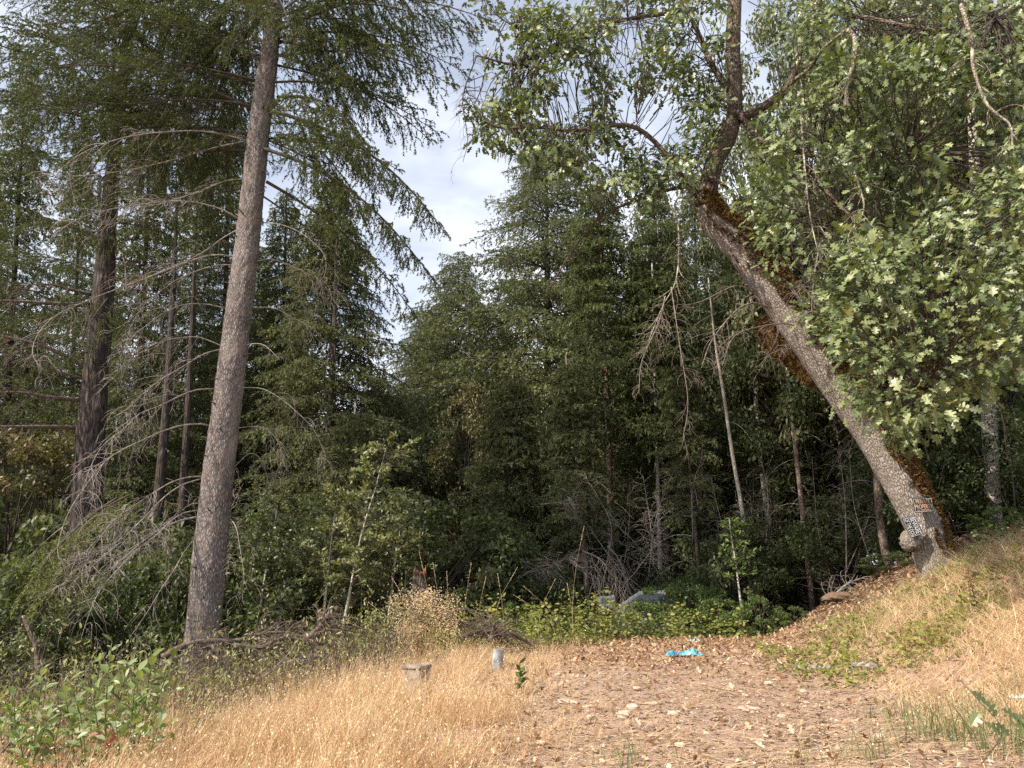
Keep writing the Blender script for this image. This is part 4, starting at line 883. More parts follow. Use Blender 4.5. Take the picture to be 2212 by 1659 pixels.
OV = leaf_oval(.06, .22, .12); OV = (OV[0][[0, 3, 5, 7, 4, 6]], np.array([[0, 1, 2], [0, 2, 4], [0, 3, 1], [0, 5, 3]]))
thicket('glossy evergreen thicket right behind the bright oak leaves', [(1720,520),(1800,250),(2000,120),(2300,100),(2300,900),(2150,860),(2000,800),(1850,760)], 300, 10.4, 12.5, .09, 'broad_leaf', 41)
thicket('small leaved shade thicket on the bank right of the oak trunk', [(2000,1000),(2100,850),(2300,820),(2300,1100),(2180,1110),(2080,1080)], 60, 11.5, 14, .06, 'broad_leaf', 42, .3, 40)

# ------------------------------------------------------------------ leafy young trees right of centre-left (tanoak saplings in the sun)
def leafy_sapling(label, pts, Y, n_br, nleaf, size, mat, seed, spread=.7):
    g = np.random.default_rng(seed); path = resample([P(px, py, Y) for px, py in pts], 26); z0 = float(G(path[0, 0], Y))
    path = np.vstack([[path[0, 0] - .05, Y, z0 - .1], path]); t = empty('leafy_sapling', (path[0, 0], Y, z0), label, 'sapling', 'leafy saplings at the forest edge')
    mb = MB(); v, f, b = tube(path, np.linspace(.022, .005, len(path)), 6); mb.add(v, f, .5, b); mb.obj('stem', M['pale_bark'], t, bark=True)
    i = g.integers(6, len(path), n_br); az = g.uniform(0, 6.28, n_br); d = np.stack([np.cos(az), np.sin(az), g.uniform(.1, .9, n_br)], -1); ln = spread * g.uniform(.35, 1, n_br) * (1.1 - i / len(path) * .6)
    u = np.linspace(0, 1, 5)[None, :, None]; br = path[i][:, None] + ln[:, None, None] * (d[:, None] * u + np.array([0, 0, -.2]) * u ** 2)
    mb = MB(); v, f = tubes(br, np.linspace(.006, .003, 5)[None] * np.ones((n_br, 1)), 3); mb.add(v, f, .5, mi=0)
    k = nleaf; bi = g.integers(0, n_br, k); q = g.uniform(.25, 1, k) ** .7; e = np.minimum((q * 4).astype(int), 3); w_ = (q * 4 - e)[:, None]
    pos = br[bi, e] * (1 - w_) + br[bi, e + 1] * w_ + g.standard_normal((k, 3)) * .015; dr = nrm(d[bi] * .5 + rdir(k, g) * .9 + np.array([0, 0, .3]))
    v, f = stamp(*OV8, pos, dr, nrm(rdir(k, g) * .7 + np.array([-.2, -.3, 1])), size * g.uniform(.6, 1.2, k)); mb.add(v, f, np.repeat(g.uniform(0, 1, k), len(OV8[0])), mi=1)
    tag(mb.obj('foliage', [M['twig'], M[mat]], t), kind='stuff'); return t
OV8 = leaf_oval(.06, .2, .15)
leafy_sapling('slender leafy sapling with upright clustered leaves against the dark wood', [Z5(10,1040), Z5(40,880), Z5(90,640), Z5(150,440), Z5(195,270)], 11.2, 80, 3600, .085, 'sapling_leaf', 51, .95)
leafy_sapling('bushy leafy sapling left of the slender one', [(700,1320), (712,1200), (725,1100), (735,1060)], 11.8, 70, 2400, .08, 'sapling_leaf', 52, .9)
leafy_sapling('low leafy sapling beside the broken stump', [(840,1330), (850,1240), (860,1180), (865,1130)], 12.2, 50, 1500, .08, 'sapling_leaf', 53, .9)
leafy_sapling('shaded leafy sapling right of the brambles', [(1600,1300), (1590,1220), (1580,1160), (1575,1120)], 13.8, 34, 900, .09, 'bramble_leaf', 54, .6)
leafy_sapling('leafy sapling in front of the dark fir bole', [(560,1330), (575,1230), (590,1150), (600,1090)], 12.6, 50, 1500, .08, 'broad_leaf', 55, .9)

# ------------------------------------------------------------------ dry grass, straw, litter
def ribbons(pos, h, lean, wid, g, seg=3, az=None):
    """curved tapering blades"""
    m = len(pos); az = g.uniform(0, 6.28, m) if az is None else az; dx = np.stack([np.cos(az), np.sin(az), np.zeros(m)], -1)
    fa = g.uniform(0, 6.28, m); wd = np.stack([np.cos(fa), np.sin(fa), np.zeros(m)], -1); vs = []
    for k in range(seg + 1):
        u = k / seg; c = pos + np.array([0, 0, 1.0]) * (h * u * (1 - .35 * lean * u))[:, None] + dx * (h * lean * u ** 1.8)[:, None]
        ww = (wid * (1 - u * .8))[:, None] * wd
        if k < seg: vs += [c - ww, c + ww]
        else: vs += [c]
    V = np.stack(vs, 1); n = V.shape[1]; f = []
    for k in range(seg - 1): a = 2 * k; f += [[a, a + 1, a + 3], [a, a + 3, a + 2]]
    a = 2 * (seg - 1); f += [[a, a + 1, a + 2]]
    F_ = (np.arange(m) * n)[:, None, None] + np.array(f)[None]
    return V.reshape(-1, 3), F_.reshape(-1, 3), n, V[:, -1]

def gz(x, y, up=0.0):
    return np.stack([x, y, G(x, y) + up], -1)

def scatter(n, x0, x1, y0, y1, prob, g=rng):
    o = np.zeros((0, 2))
    while len(o) < n:
        q = np.stack([g.uniform(x0, x1, n * 3), g.uniform(y0, y1, n * 3)], -1); k = g.uniform(0, 1, len(q)) < prob(q[:, 0], q[:, 1]); o = np.vstack([o, q[k]])
    return o[:n, 0], o[:n, 1]
def vis(x, y): return (np.abs(x) < y * .72 + .6)
def p_left(x, y):
    c = 1 - clearing(x, y); edge = np.interp(x, [-6, -3.6, -2.6, -1.6, -.8, .2, 1.2], [4.0, 4.7, 6.0, 7.8, 9.2, 10.4, 11.4]); clump = .55 + .45 * np.sin(x * 4.1 + 1.3 * np.sin(y * 3)) * np.sin(y * 3.7 + 1)
    k = c * (x < 1.3) * np.maximum(1 / (1 + np.exp((y - edge) * 3)), .16 * (y < 10) * (x < -.8)) * clump * vis(x, y); return k * np.clip(5.0 / y, .4, 1) ** 1.2
gg = np.random.default_rng(77)
def low_(x, y):      # trodden down round the pipe and the box
    return 1 - .62 * np.exp(-((x + .15) / .22) ** 2) * (y > 6.9) * (y < 8.5) - .22 * np.exp(-((x + .86) / .18) ** 2) * (y > 6.6) * (y < 7.3)
NC = 1500
cxx, cyy = scatter(NC, -6.5, 1.3, 3.2, 11.4, p_left, gg)
per = gg.integers(14, 36, NC); ci = np.repeat(np.arange(NC), per); m = len(ci)
sprd = gg.uniform(.025, .085, NC)[ci]; ox = gg.normal(0, 1, m) * sprd; oy = gg.normal(0, 1, m) * sprd; gxx = cxx[ci] + ox; gyy = cyy[ci] + oy
wind = gg.normal(.2, 1.3, NC)[ci]; az = np.arctan2(oy / sprd * .8 + np.sin(wind), ox / sprd * .8 + np.cos(wind))
ch = gg.uniform(.15, .52, NC) ** 1.0; edge_h = np.interp(gxx, [-3, -.8, -.1, .5], [1.0, 1.0, .55, .35]) * np.interp(gyy, [3.2, 5, 8, 11], [.7, .9, 1.1, 1.0])
h = low_(gxx, gyy) * ch[ci] * gg.uniform(.55, 1.15, m) * edge_h; ct_ = gg.normal(.52, .22, NC)[ci]
f1x, f1y = scatter(15000, -6.5, 1.4, 3.2, 11.6, p_left, gg); h1 = low_(f1x, f1y) * gg.uniform(.08, .26, len(f1x)); gxx = np.concatenate([gxx, f1x]); gyy = np.concatenate([gyy, f1y]); h = np.concatenate([h, h1])
az = np.concatenate([az, gg.uniform(0, 6.28, len(f1x))]); lean = np.concatenate([gg.uniform(.15, 1.0, m), gg.uniform(.4, 1.8, len(f1x))]); ct_ = np.concatenate([ct_, gg.normal(.42, .25, len(f1x))])
mb = MB(); v, f, n, tips = ribbons(gz(gxx, gyy, -.01), h, lean, gg.uniform(.0012, .0027, len(h)), gg, az=az); t_ = np.clip(ct_ + gg.normal(0, .13, len(h)), 0, 1); mb.add(v, f, np.repeat(t_, n)); tips = tips[:m]
# seed heads hanging on the stems
sel = gg.uniform(0, 1, len(tips)) < .40; tp = tips[sel]; rep = 2; tp = np.repeat(tp, rep, 0) + gg.standard_normal((len(tp) * rep, 3)) * np.array([.02, .02, .03]) - np.array([0, 0, .02])
OVS = (np.array([[0, 0, 0], [.5, .28, 0], [1, 0, 0], [.5, -.28, 0]], float), np.array([[0, 2, 1], [0, 3, 2]]))
dr = rdir(len(tp), gg); dr[:, 2] -= 1.0; v, f = stamp(*OVS, tp, dr, rdir(len(tp), gg), gg.uniform(.008, .018, len(tp))); mb.add(v, f, np.repeat(np.clip(gg.normal(.72, .18, len(tp)), 0, .93), 4))
tag(mb.obj('dry_grass', M['dry_grass']), 'golden dry grass with hanging seed heads covering the ground left of the clearing', 'grass', kind='stuff')

def p_right(x, y):
    c = 1 - clearing(x, y); return c ** 2 * (x > np.interp(y, [3, 5, 7], [2.2, 2.5, 2.9])) * vis(x, y) * np.interp(y, [3, 5, 8, 9.6, 10.2], [1, 1, 1, .8, 0]) * np.clip(5 / y, .5, 1)
gxx, gyy = scatter(26000, 1.8, 8, 3.0, 10.0, p_right, gg); cl2 = np.array([mnoise.noise(Vector((a * 1.6, b * 1.6, 15.0))) + .6 * mnoise.noise(Vector((a * 5, b * 5, 19.0))) for a, b in zip(gxx, gyy)])
h = gg.uniform(.08, .32, len(gxx)) * (1 + cl2) * np.interp(gxx - np.interp(gyy, [3, 5, 7], [2.2, 2.5, 2.9]), [0, .8], [.4, 1])
mb = MB(); v, f, n, tips = ribbons(gz(gxx, gyy, -.01), h, gg.uniform(.6, 2.0, len(h)), gg.uniform(.0014, .0030, len(h)), gg); mb.add(v, f, np.repeat(np.clip(gg.normal(.72, .20, len(h)) + .25 * cl2, 0, .98), n))
tag(mb.obj('bank_grass', M['dry_grass']), 'bent straw coloured grass on the sunny bank at right', 'grass', kind='stuff')

# straw lying flat
def p_flat(x, y): return vis(x, y) * (y < 11.4) * np.clip(5 / y, .4, 1) * (1 - .45 * clearing(x, y) * (y > 5.5))
gxx, gyy = scatter(23000, -3, 6, 3.0, 11.4, p_flat, gg); m = len(gxx); az = gg.normal(.3, .9, m); ln = gg.uniform(.04, .26, m)
d = np.stack([np.cos(az), np.sin(az), np.zeros(m)], -1); a = gz(gxx, gyy); e = a + d * ln[:, None]; e[:, 2] = G(e[:, 0], e[:, 1]); mid = (a + e) / 2 + np.stack([-d[:, 1], d[:, 0], np.zeros(m)], -1) * (ln * gg.normal(0, .12, m))[:, None]
up = gg.uniform(.006, .03, m); a[:, 2] += up; e[:, 2] += up * gg.uniform(.3, 1.5, m); mid[:, 2] += up + .006; wd = np.stack([-d[:, 1], d[:, 0], np.full(m, .2)], -1) * gg.uniform(.0010, .0022, m)[:, None]
V = np.stack([a - wd, a + wd, mid - wd, mid + wd, e], 1).reshape(-1, 3); Ff = (np.arange(m) * 5)[:, None, None] + np.array([[0, 1, 3], [0, 3, 2], [2, 3, 4]])[None]
mb = MB(); mb.add(V, Ff.reshape(-1, 3), np.repeat(np.clip(gg.normal(.6, .22, m), 0, .93), 5)); tag(mb.obj('straw', M['dry_grass']), 'loose dead straw lying flat over the bare earth', 'straw', kind='stuff')

# fallen leaves: thick at the back of the clearing and on the bank
def p_lit(x, y):
    back = np.clip((y - 7.6) / 2.4, 0, 1) * (x > .6); bank = (x > 3.2) * .6 * (y > 8.5); shade = (y > 11) * (x > 2.5) * .9
    return vis(x, y) * np.clip(np.maximum.reduce([back, bank * 1.0, shade, .10 + .0 * x]), 0, 1) * np.clip(8 / y, .4, 1)
def small_litter():
    x, y = scatter(24000, -1.5, 9, 3.2, 14.5, lambda x, y: np.clip(p_lit(x, y) * 1.0 + .22 * clearing(x, y) * np.clip(6 / y, .4, 1), 0, 1), gg); m = len(x)
    d = rdir(m, gg); d[:, 2] *= .3; p = gz(x, y, .006) + np.array([0, 0, 1.0]) * gg.uniform(0, .02, m)[:, None]
    return (*stamp(OV[0], OV[1], p, d, nrm(np.array([0, 0, 1.0]) + rdir(m, gg) * .7), gg.uniform(.012, .05, m)), np.repeat(gg.uniform(0, 1, m), len(OV[0])))
gxx, gyy = scatter(10000, -1.5, 9, 3.2, 14.5, p_lit, gg); m = len(gxx); pos = gz(gxx, gyy, .012) + np.stack([np.zeros(m), np.zeros(m), gg.uniform(0, .02, m)], -1)
LC = leaf_star(-.55); d = rdir(m, gg); d[:, 2] *= .25; nr = nrm(np.array([0, 0, 1.0]) + rdir(m, gg) * .5); mb = MB(); v, f = stamp(*LC, pos, d, nr, gg.uniform(.025, .07, m)); mb.add(v, f, np.repeat(gg.uniform(0, 1, m), len(LC[0]))); v, f, t_ = small_litter(); mb.add(v, f, t_)
tag(mb.obj('fallen_leaves', M['dry_leaf'], smooth=False), 'brown and tan fallen leaves carpeting the back of the clearing and the bank', 'leaves', kind='stuff')

# dark twiglets and bark bits on the earth
gxx, gyy = scatter(2600, -.3, 5, 3.2, 11.6, lambda x, y: vis(x, y) * (x > -.2) * np.clip(6 / y, .4, 1), gg); m = len(gxx); az = gg.uniform(0, 6.28, m); ln = gg.uniform(.02, .12, m); a = gz(gxx, gyy, .006); e = a + np.stack([np.cos(az), np.sin(az), np.zeros(m)], -1) * ln[:, None]; e[:, 2] = G(e[:, 0], e[:, 1]) + .01
mid = (a + e) / 2 + gg.normal(0, .006, (m, 3)); v, f = tubes(np.stack([a, mid, e], 1), gg.uniform(.0012, .0034, (m, 1)) * np.ones((m, 3)), 3); mb = MB(); mb.add(v, f, .5); tag(mb.obj('twig_debris', M['twig']), 'tiny dark twigs and bark bits strewn over the bare earth', 'twigs', kind='stuff')

# grit and pebbles
def ico(seed, sx=1, sy=1, sz=1, rough=.22, n=7, m=9):
    g = np.random.default_rng(seed); u_, v_ = np.meshgrid(np.linspace(0, np.pi, n), np.linspace(0, 2 * np.pi, m, endpoint=False), indexing='ij')
    p = np.stack([np.sin(u_) * np.cos(v_), np.sin(u_) * np.sin(v_), np.cos(u_)], -1).reshape(-1, 3)
    p = np.sign(p) * np.abs(p) ** .75; p *= 1 + rough * g.uniform(-1, 1, (len(p), 1)); p[:m] = p[:m].mean(0); p[-m:] = p[-m:].mean(0)
    return p * np.array([sx, sy, sz]), grid_tri(n, m)
M['stone'] = plain_mat('stone', (.50, .38, .28), .9, .25, 18, bump=.01); M['grit'] = leaf_mat('grit', [(0, (.20, .13, .10)), (.5, (.42, .32, .25)), (1, (.62, .54, .46))], 0.0, .9, .2)
iv, if_ = ico(3, 1, .7, .5, .25, 5, 6)
def p_cl(x, y): return clearing(x, y) * vis(x, y) * np.clip(5 / y, .3, 1)
gxx, gyy = scatter(6500, 0, 4.2, 3.2, 11.4, p_cl, gg); m = len(gxx); d = rdir(m, gg); d[:, 2] *= .2
iv = np.array([[1, 0, .1], [.2, .7, 0], [-.8, .3, .1], [-.3, -.7, 0], [.1, .1, .6], [0, 0, -.4]]); if_ = np.array([[0, 1, 4], [1, 2, 4], [2, 3, 4], [3, 0, 4]])
v, f = stamp(iv, if_, gz(gxx, gyy, .002), d, nrm(np.array([0, 0, 1.0]) + rdir(m, gg) * .25), .004 + .016 * gg.uniform(0, 1, m) ** 4); mb = MB(); mb.add(v, f, np.repeat(gg.uniform(0, 1, m), len(iv)))
tag(mb.obj('gravel', M['grit'], smooth=False), 'small gravel and grit strewn over the bare earth', 'gravel', kind='stuff')

# where a picture point meets the ground
def on_ground(px, py, up=0.0):
    lo, hi = 2.5, 40.0; prev = None
    for Y in np.arange(2.5, 40, .04):
        p = P(px, py, Y); dz = p[2] - float(G(p[0], p[1]))
        if dz < 0: break
    p[2] = float(G(p[0], p[1])) + up; return p

stones = [(1365, 1533, .070, 'flat buff stone, the upper of two together in the middle of the clearing'), (1348, 1549, .075, 'long buff stone, the lower of two together in the middle of the clearing'), (1277, 1555, .045, 'pale crumbly stone left of the pair of buff stones'),
          (1375, 1492, .045, 'grey chip stone above the pair of buff stones'), (1228, 1519, .10, 'broad pale flat rock half buried in the left part of the clearing'), (1410, 1523, .085, 'flat pale rock half buried right of the pair of stones'),
          (1618, 1533, .10, 'largest flat buried rock right of centre'), (1455, 1548, .05, 'small buff stone near the centre right'), (1560, 1560, .045, 'small white stone right of centre'), (1690, 1552, .04, 'dark small stone at the right of the clearing'),
          (1520, 1480, .04, 'little grey stone behind the buried rocks'), (1168, 1610, .04, 'small tan stone near the lower left of the clearing'), (1735, 1497, .045, 'little pale stone at the right of the clearing'), (1470, 1615, .045, 'pale chip near the bottom of the clearing'), (1900, 1600, .05, 'pale stone near the lower right'), (1660, 1480, .05, 'pinkish flat stone toward the back right')]
for k, (px, py, s_, lb) in enumerate(stones):
    flat = .22 if 'buried' in lb else .42; iv2, if2 = ico(60 + k, 1, .62, flat, .16, 8, 11); mb = MB(); mb.add(iv2 * s_ * .8, if2); o = mb.obj('stone', M['stone'], smooth=False)
    o.location = on_ground(px, py, .004 if flat < .3 else .014); o.rotation_euler = (rng.uniform(-.15, .15), rng.uniform(-.15, .15), rng.uniform(-.5, .5)); tag(o, lb, 'stone', 'stones on the bare earth')

bigl = [(1655, 1625, 'white', 'large whitish curled leaf in the lower right part of the clearing'), (1620, 1645, 'green', 'pale green curled leaf beside the whitish one'), (1235, 1553, 'yellow', 'yellow leaf at the left side of the clearing'), (1330, 1552, 'white', 'pale leaf beside the paired stones'),
        (1180, 1612, 'brown', 'brown curled leaf at the lower left of the clearing'), (1790, 1650, 'brown', 'long tan leaf at the bottom right of the clearing'), (1275, 1565, 'white', 'cream curled leaf left of centre'), (1925, 1478, 'brown', 'rust brown curled leaf at the foot of the bank'),
        (1385, 1575, 'white', 'white leaf scrap below the paired stones'), (1440, 1608, 'white', 'cream leaf fragment near the bottom centre'), (1540, 1520, 'white', 'cream leaf cluster behind the buried rock'), (900, 1640, 'white', 'large pale dry leaf in the grass at the bottom'), (885, 1655, 'green', 'grey green dry leaf in the grass at the bottom edge'),
        (1165, 1608, 'brown', 'dark brown leaf leaning at the grass edge'), (1700, 1500, 'brown', 'rust leaf toward the back right of the clearing'), (1290, 1600, 'brown', 'tan leaf in the lower left clearing')]
M['white_leaf'] = leaf_mat('white_leaf', [(0, (.46, .38, .27)), (1, (.58, .50, .38))], .15, .7, .2); M['green_dry_leaf'] = leaf_mat('green_dry_leaf', [(0, (.40, .42, .28)), (1, (.50, .50, .36))], .2, .7, .2)
for k, (px, py, c, lb) in enumerate(bigl):
    tv, tf = leaf_lobed(-.35 - .1 * (k % 4), .25, 1.0); mb = MB(); mb.add(tv * .075, tf, .55); o = mb.obj('fallen_leaf', {'white': M['white_leaf'], 'green': M['green_dry_leaf'], 'yellow': M['yellow_leaf'], 'brown': M['dry_leaf']}[c], smooth=False)
    o.location = on_ground(px, py, .015); o.rotation_euler = (rng.uniform(-.3, .3), rng.uniform(-.5, .1), rng.uniform(0, 6.28)); tag(o, lb, 'leaf', 'large single fallen leaves')

# yellow green creeping vine
def vine(name, label, poly, n, size, lift, seed, mat='vine_leaf', tv=None, thr=-.25, upright=False, soft=30):
    g = np.random.default_rng(seed); q = poly_sample(poly, n, g); tv = tv or leaf_oval(.08, .30, .12)
    x, y = q[:, 0], q[:, 1]; cl = np.array([mnoise.noise(Vector((a * 1.7, b * 1.7, seed))) + .5 * mnoise.noise(Vector((a * 5.0, b * 5.0, seed + 3))) for a, b in q]); k = g.uniform(0, 1, len(cl)) < 1 / (1 + np.exp(-(cl - thr) * soft)); x, y, cl = x[k], y[k], cl[k]; m = len(x)
    pos = gz(x, y) + np.stack([np.zeros(m), np.zeros(m), g.uniform(.02, 1, m) ** 1.3 * lift * (.6 + cl)], -1); d = rdir(m, g); d[:, 2] = np.abs(d[:, 2]) + .25 if upright else np.abs(d[:, 2]) * .5 - .15
    mb = MB(); v, f = stamp(*tv, pos, d, (rdir(m, g) if upright else nrm(np.array([-.2, -.45, .8]) + rdir(m, g) * .8)), size * g.uniform(.6, 1.25, m)); mb.add(v, f, np.repeat(np.clip(g.uniform(0, .6, m) + .3 * (cl + .3), 0, 1), len(tv[0])), mi=1)
    s = g.integers(0, m, m // (3 if upright else 8)); e = pos[s].copy(); b0 = gz(x[s] + g.normal(0, .05, len(s)), y[s] + g.normal(0, .05, len(s))); v, f = tubes(np.stack([b0, (b0 + e) / 2 + rdir(len(s), g) * .03, e], 1), np.full((len(s), 3), .0022), 3); mb.add(v, f, .5, mi=0)
    tag(mb.obj(name, [M['twig'], M[mat]]), label, 'ground cover', kind='stuff')
vine('vines', 'yellow green creeping vines carpeting the foot of the sunny right bank', [(3.0, 10.2), (2.6, 8.4), (2.9, 7.0), (3.8, 6.6), (4.9, 7.4), (5.6, 8.3), (6.0, 9.3), (5.1, 9.7), (4.5, 9.6), (3.7, 10.0)], 12000, .052, .14, 61, thr=.16, soft=7)
vine('vines', 'yellow green leafy ground cover along the back edge of the clearing', [(-2.6, 11.2), (-1.0, 10.6), (.6, 11.0), (2.2, 11.6), (3.9, 11.9), (3.9, 12.6), (1.0, 13.0), (-2.6, 13.0)], 15000, .065, .60, 62, thr=.0, soft=7)
vine('vines', 'loose tall vine leaves mixed with grass right of the brush pile', [(-1.2, 10.0), (.2, 10.2), (1.4, 10.9), (1.6, 11.6), (-1.0, 11.4)], 1800, .055, .35, 63)
vine('weeds', 'grey green low weeds between the leafy bush and the brush pile', [(-4.6, 4.6), (-3.3, 4.6), (-2.3, 6.0), (-1.4, 7.9), (-.9, 9.3), (-1.5, 11.3), (-5.5, 11.6), (-7.0, 9.0), (-5.8, 6.5)], 17000, .05, .78, 64, 'weed_leaf', leaf_oval(.05, .16, .12), upright=True)
vine('weeds', 'bright small leaves on the crest of the right bank', [(5.3, 9.2), (6.2, 8.8), (7.5, 9.4), (8.5, 11), (6.5, 11)], 1500, .06, .35, 65, 'bramble_leaf')

# green grass tufts
tufts = [(1350, 1650, .22, 90, 'green grass tuft at the bottom centre of the clearing'), (2050, 1600, .34, 260, 'large blurry green grass tuft at the lower right corner'), (1960, 1560, .26, 140, 'green grass tuft left of the large one at lower right'), (2150, 1540, .30, 160, 'green grass clump on the lower bank at the right edge'), (1750, 1655, .16, 60, 'small green tuft at the bottom right of the clearing'), (2190, 1630, .34, 200, 'green grass clump in the very corner at lower right'), (1880, 1640, .22, 100, 'sparse green tuft at the bottom, right of the clearing')]
for px, py, hh, n_, lb in tufts:
    c = on_ground(px, py); n_ = int(n_ * .5); x = c[0] + gg.normal(0, .06 + hh * .25, n_); y = c[1] + gg.normal(0, .10, n_); mb = MB(); v, f, n, tp = ribbons(gz(x, y), hh * gg.uniform(.4, 1.1, n_), gg.uniform(.1, .8, n_), gg.uniform(.002, .0042, n_), gg); mb.add(v, f, np.repeat(gg.uniform(0, 1, n_), n))
    tag(mb.obj('grass_tuft', M['green_grass']), lb, 'grass', kind='stuff')

# tall dry stalks with plumes
def stalk(label, base, top, Y, bend=.1, r=.0014):
    a = P(*base, Y); a[2] = min(a[2], float(G(a[0], a[1])) + .0); b = P(*top, Y); p = resample([a, (a + b) / 2 + np.array([-(b[0] - a[0]) * .25, 0, .05]), b], 12)
    t = empty('grass_stalk', a, label, 'grass stalk', 'tall dry grass stalks'); mb = MB(); v, f, _ = tube(p, np.linspace(r, r * .5, 12), 4); mb.add(v, f, .75); mb.obj('stem', M['dry_grass'], t)
    k = 34; d = nrm(p[-1] - p[-3]) + rdir(k, gg) * .25; mb = MB(); u = gg.uniform(0, 1, (k, 1)); v, f = stamp(*OVS, p[9] * (1 - u) + p[-1] * u, d, rdir(k, gg), .012); mb.add(v, f, .92); mb.obj('seed_head', M['dry_grass'], t)
sk = [((950,1400),(935,1215),10), ((968,1400),(965,1235),10.2), ((1000,1400),(1018,1215),10.1), ((985,1400),(988,1290),9.9), ((1030,1390),(1050,1245),10.3), ((1090,1390),(1075,1240),10), ((1060,1400),(1118,1225),10.2), ((1210,1390),(1110,1285),10.4), ((1215,1380),(1130,1265),10.6), ((1235,1390),(1262,1135),10.8),
      ((880,1420),(795,1300),9.4), ((900,1420),(845,1245),9.6), ((860,1420),(740,1340),9.2), ((1160,1390),(1200,1250),10.8), ((1240,1400),(1225,1260),10.9), ((930,1400),(905,1190),10.1)]
seen = {}
for k, (a, b, Y) in enumerate(sk):
    wh = ('left of the stump', 'beside the cream weed', 'between the weed and the pipe', 'right of the white pipe')[0 if b[0] < 880 else 1 if b[0] < 985 else 2 if b[0] < 1085 else 3]
    key = ('leaning left ' if b[0] < a[0] - 20 else 'leaning right ' if b[0] > a[0] + 20 else 'upright ') + wh; seen.setdefault(key, []).append((b, k))
for key, lst in seen.items():
    lst.sort(key=lambda q: q[0][1])     # highest tip first
    for r_, (b, k) in enumerate(lst):
        rank = '' if len(lst) == 1 else ('tallest ', 'second tallest ', 'third tallest ', 'shortest ')[r_ if r_ < len(lst) - 1 else 3]
        stalk(rank + 'dry grass stalk ' + key, *sk[k])

# cream flowered dry weed above the grass
wb = on_ground(905, 1410); wb = P(905, 1400, 9.6); wb[2] = float(G(wb[0], wb[1])); weed = empty('dry_weed', wb, 'bushy dried weed with cream seed heads rising before the broken stump', 'plant'); mb = MB(); mh = MB()
for k in range(46):
    top = P(rng.uniform(850, 985), rng.uniform(1285, 1400), 9.6 + rng.uniform(-.3, .3)); pth = resample([wb + rng.normal(0, .05, 3) * [1, 1, 0], (wb + top) / 2 + [0, 0, .08], top], 7); v, f, _ = tube(pth, np.linspace(.004, .0018, 7), 3); mb.add(v, f, .2)
    n_ = 130; tp = top + rng.normal(0, 1, (n_, 3)) * [.07, .07, .06]; v, f = stamp(*DIA, tp, rdir(n_), rdir(n_), .020); mh.add(v, f, np.repeat(rng.uniform(0, 1, n_), 4))
mb.obj('stems', M['dry_grass'], weed)['kind'] = 'stuff'; mh.obj('seed_heads', M['cream_weed'], weed)['kind'] = 'stuff'

# ------------------------------------------------------------------ brush pile: each fallen branch a thing
fb = [([Z4(700,1180),Z4(800,1130),Z4(900,1110),Z4(1020,1110),Z4(1130,1080),Z4(1250,1075),Z4(1330,1100)], .035, 8.5, 'thick dark fallen branch lying along the top of the brush pile'),
      ([Z4(1010,1130),Z4(1120,1140),Z4(1220,1100),Z4(1330,1110),Z4(1400,1130)], .03, 8.4, 'second dark fallen branch across the middle of the brush pile'),
      ([Z4(1330,1100),Z4(1380,1050),Z4(1425,985)], .035, 8.5, 'broken upright limb with orange torn wood at the end of the brush pile'),
      ([Z4(660,1240),Z4(740,1190),Z4(850,1150),Z4(950,1120)], .014, 8.2, 'thin slanting stick at the left end of the brush pile'),
      ([Z4(900,1160),Z4(1000,1230),Z4(1120,1250),Z4(1230,1240)], .016, 8.2, 'low dark stick under the brush pile'),
      ([Z4(780,1330),Z4(820,1240),Z4(880,1190),Z4(940,1180)], .012, 8.0, 'curved thin stick rising at the left of the brush pile'),
      ([Z4(780,1290),Z4(830,1360),Z4(870,1420)], .010, 8.5, 'short dark twig poking down into the grass'),
      ([Z4(1130,1270),Z4(1210,1220),Z4(1300,1200),Z4(1380,1170)], .016, 8.3, 'pale stick at the right of the brush pile'),
      ([Z5(520,1100),Z5(570,1075),Z5(650,1070),Z5(750,1085),Z5(820,1130),Z5(870,1175)], .035, 9.8, 'arched rough fallen limb behind the white pipe'),
      ([Z5(640,1110),Z5(655,1080),Z5(658,1045)], .032, 9.7, 'charred upright stub beside the white pipe'),
      ([Z5(440,1000),Z5(530,1035),Z5(580,1060)], .02, 9.9, 'lichened stick left of the arched limb'),
      ([Z5(110,1200),Z5(190,1120),Z5(270,1060),Z5(330,1000)], .016, 9.3, 'slanting dark stick below the cream weed'),
      ([Z4(0,1270),Z4(80,1255),Z4(170,1240)], .006, 6.5, 'thin reddish stem at the left edge above the bush'),
      ([Z4(0,1600),Z4(60,1540),Z4(140,1525),Z4(215,1545)], .009, 4.9, 'bent dark twig over the grass at the lower left'),
      ([(1700,1397),(1740,1392),(1790,1398)], .014, 10.2, 'pale fallen stick at the back right of the clearing'),
      ([Z6(620,950),Z6(690,880),Z6(740,850)], .02, 11.8, 'short grey log slanting up the shaded bank'),
      ([Z6(700,1080),Z6(745,1040)], .012, 10.2, 'pale snapped stick above the vines on the bank')]
for pts, r0, Y, lb in fb:
    g0 = P(*pts[0], Y); t = empty('fallen_branch', g0, lb, 'branch', 'fallen branches and sticks'); mb = MB()
    dead_branch_mesh(mb, [P(a, b, Y + .12 * i) for i, (a, b) in enumerate(pts)], r0, int(12 + r0 * 600), .5, sub=3, grav=.3, tip=.4, lo=.05, sides=8); mt = M['dead_wood'] if 'pale' in lb or 'grey' in lb else M['dead_wood_dark']
    mb.obj('wood', mt, t)
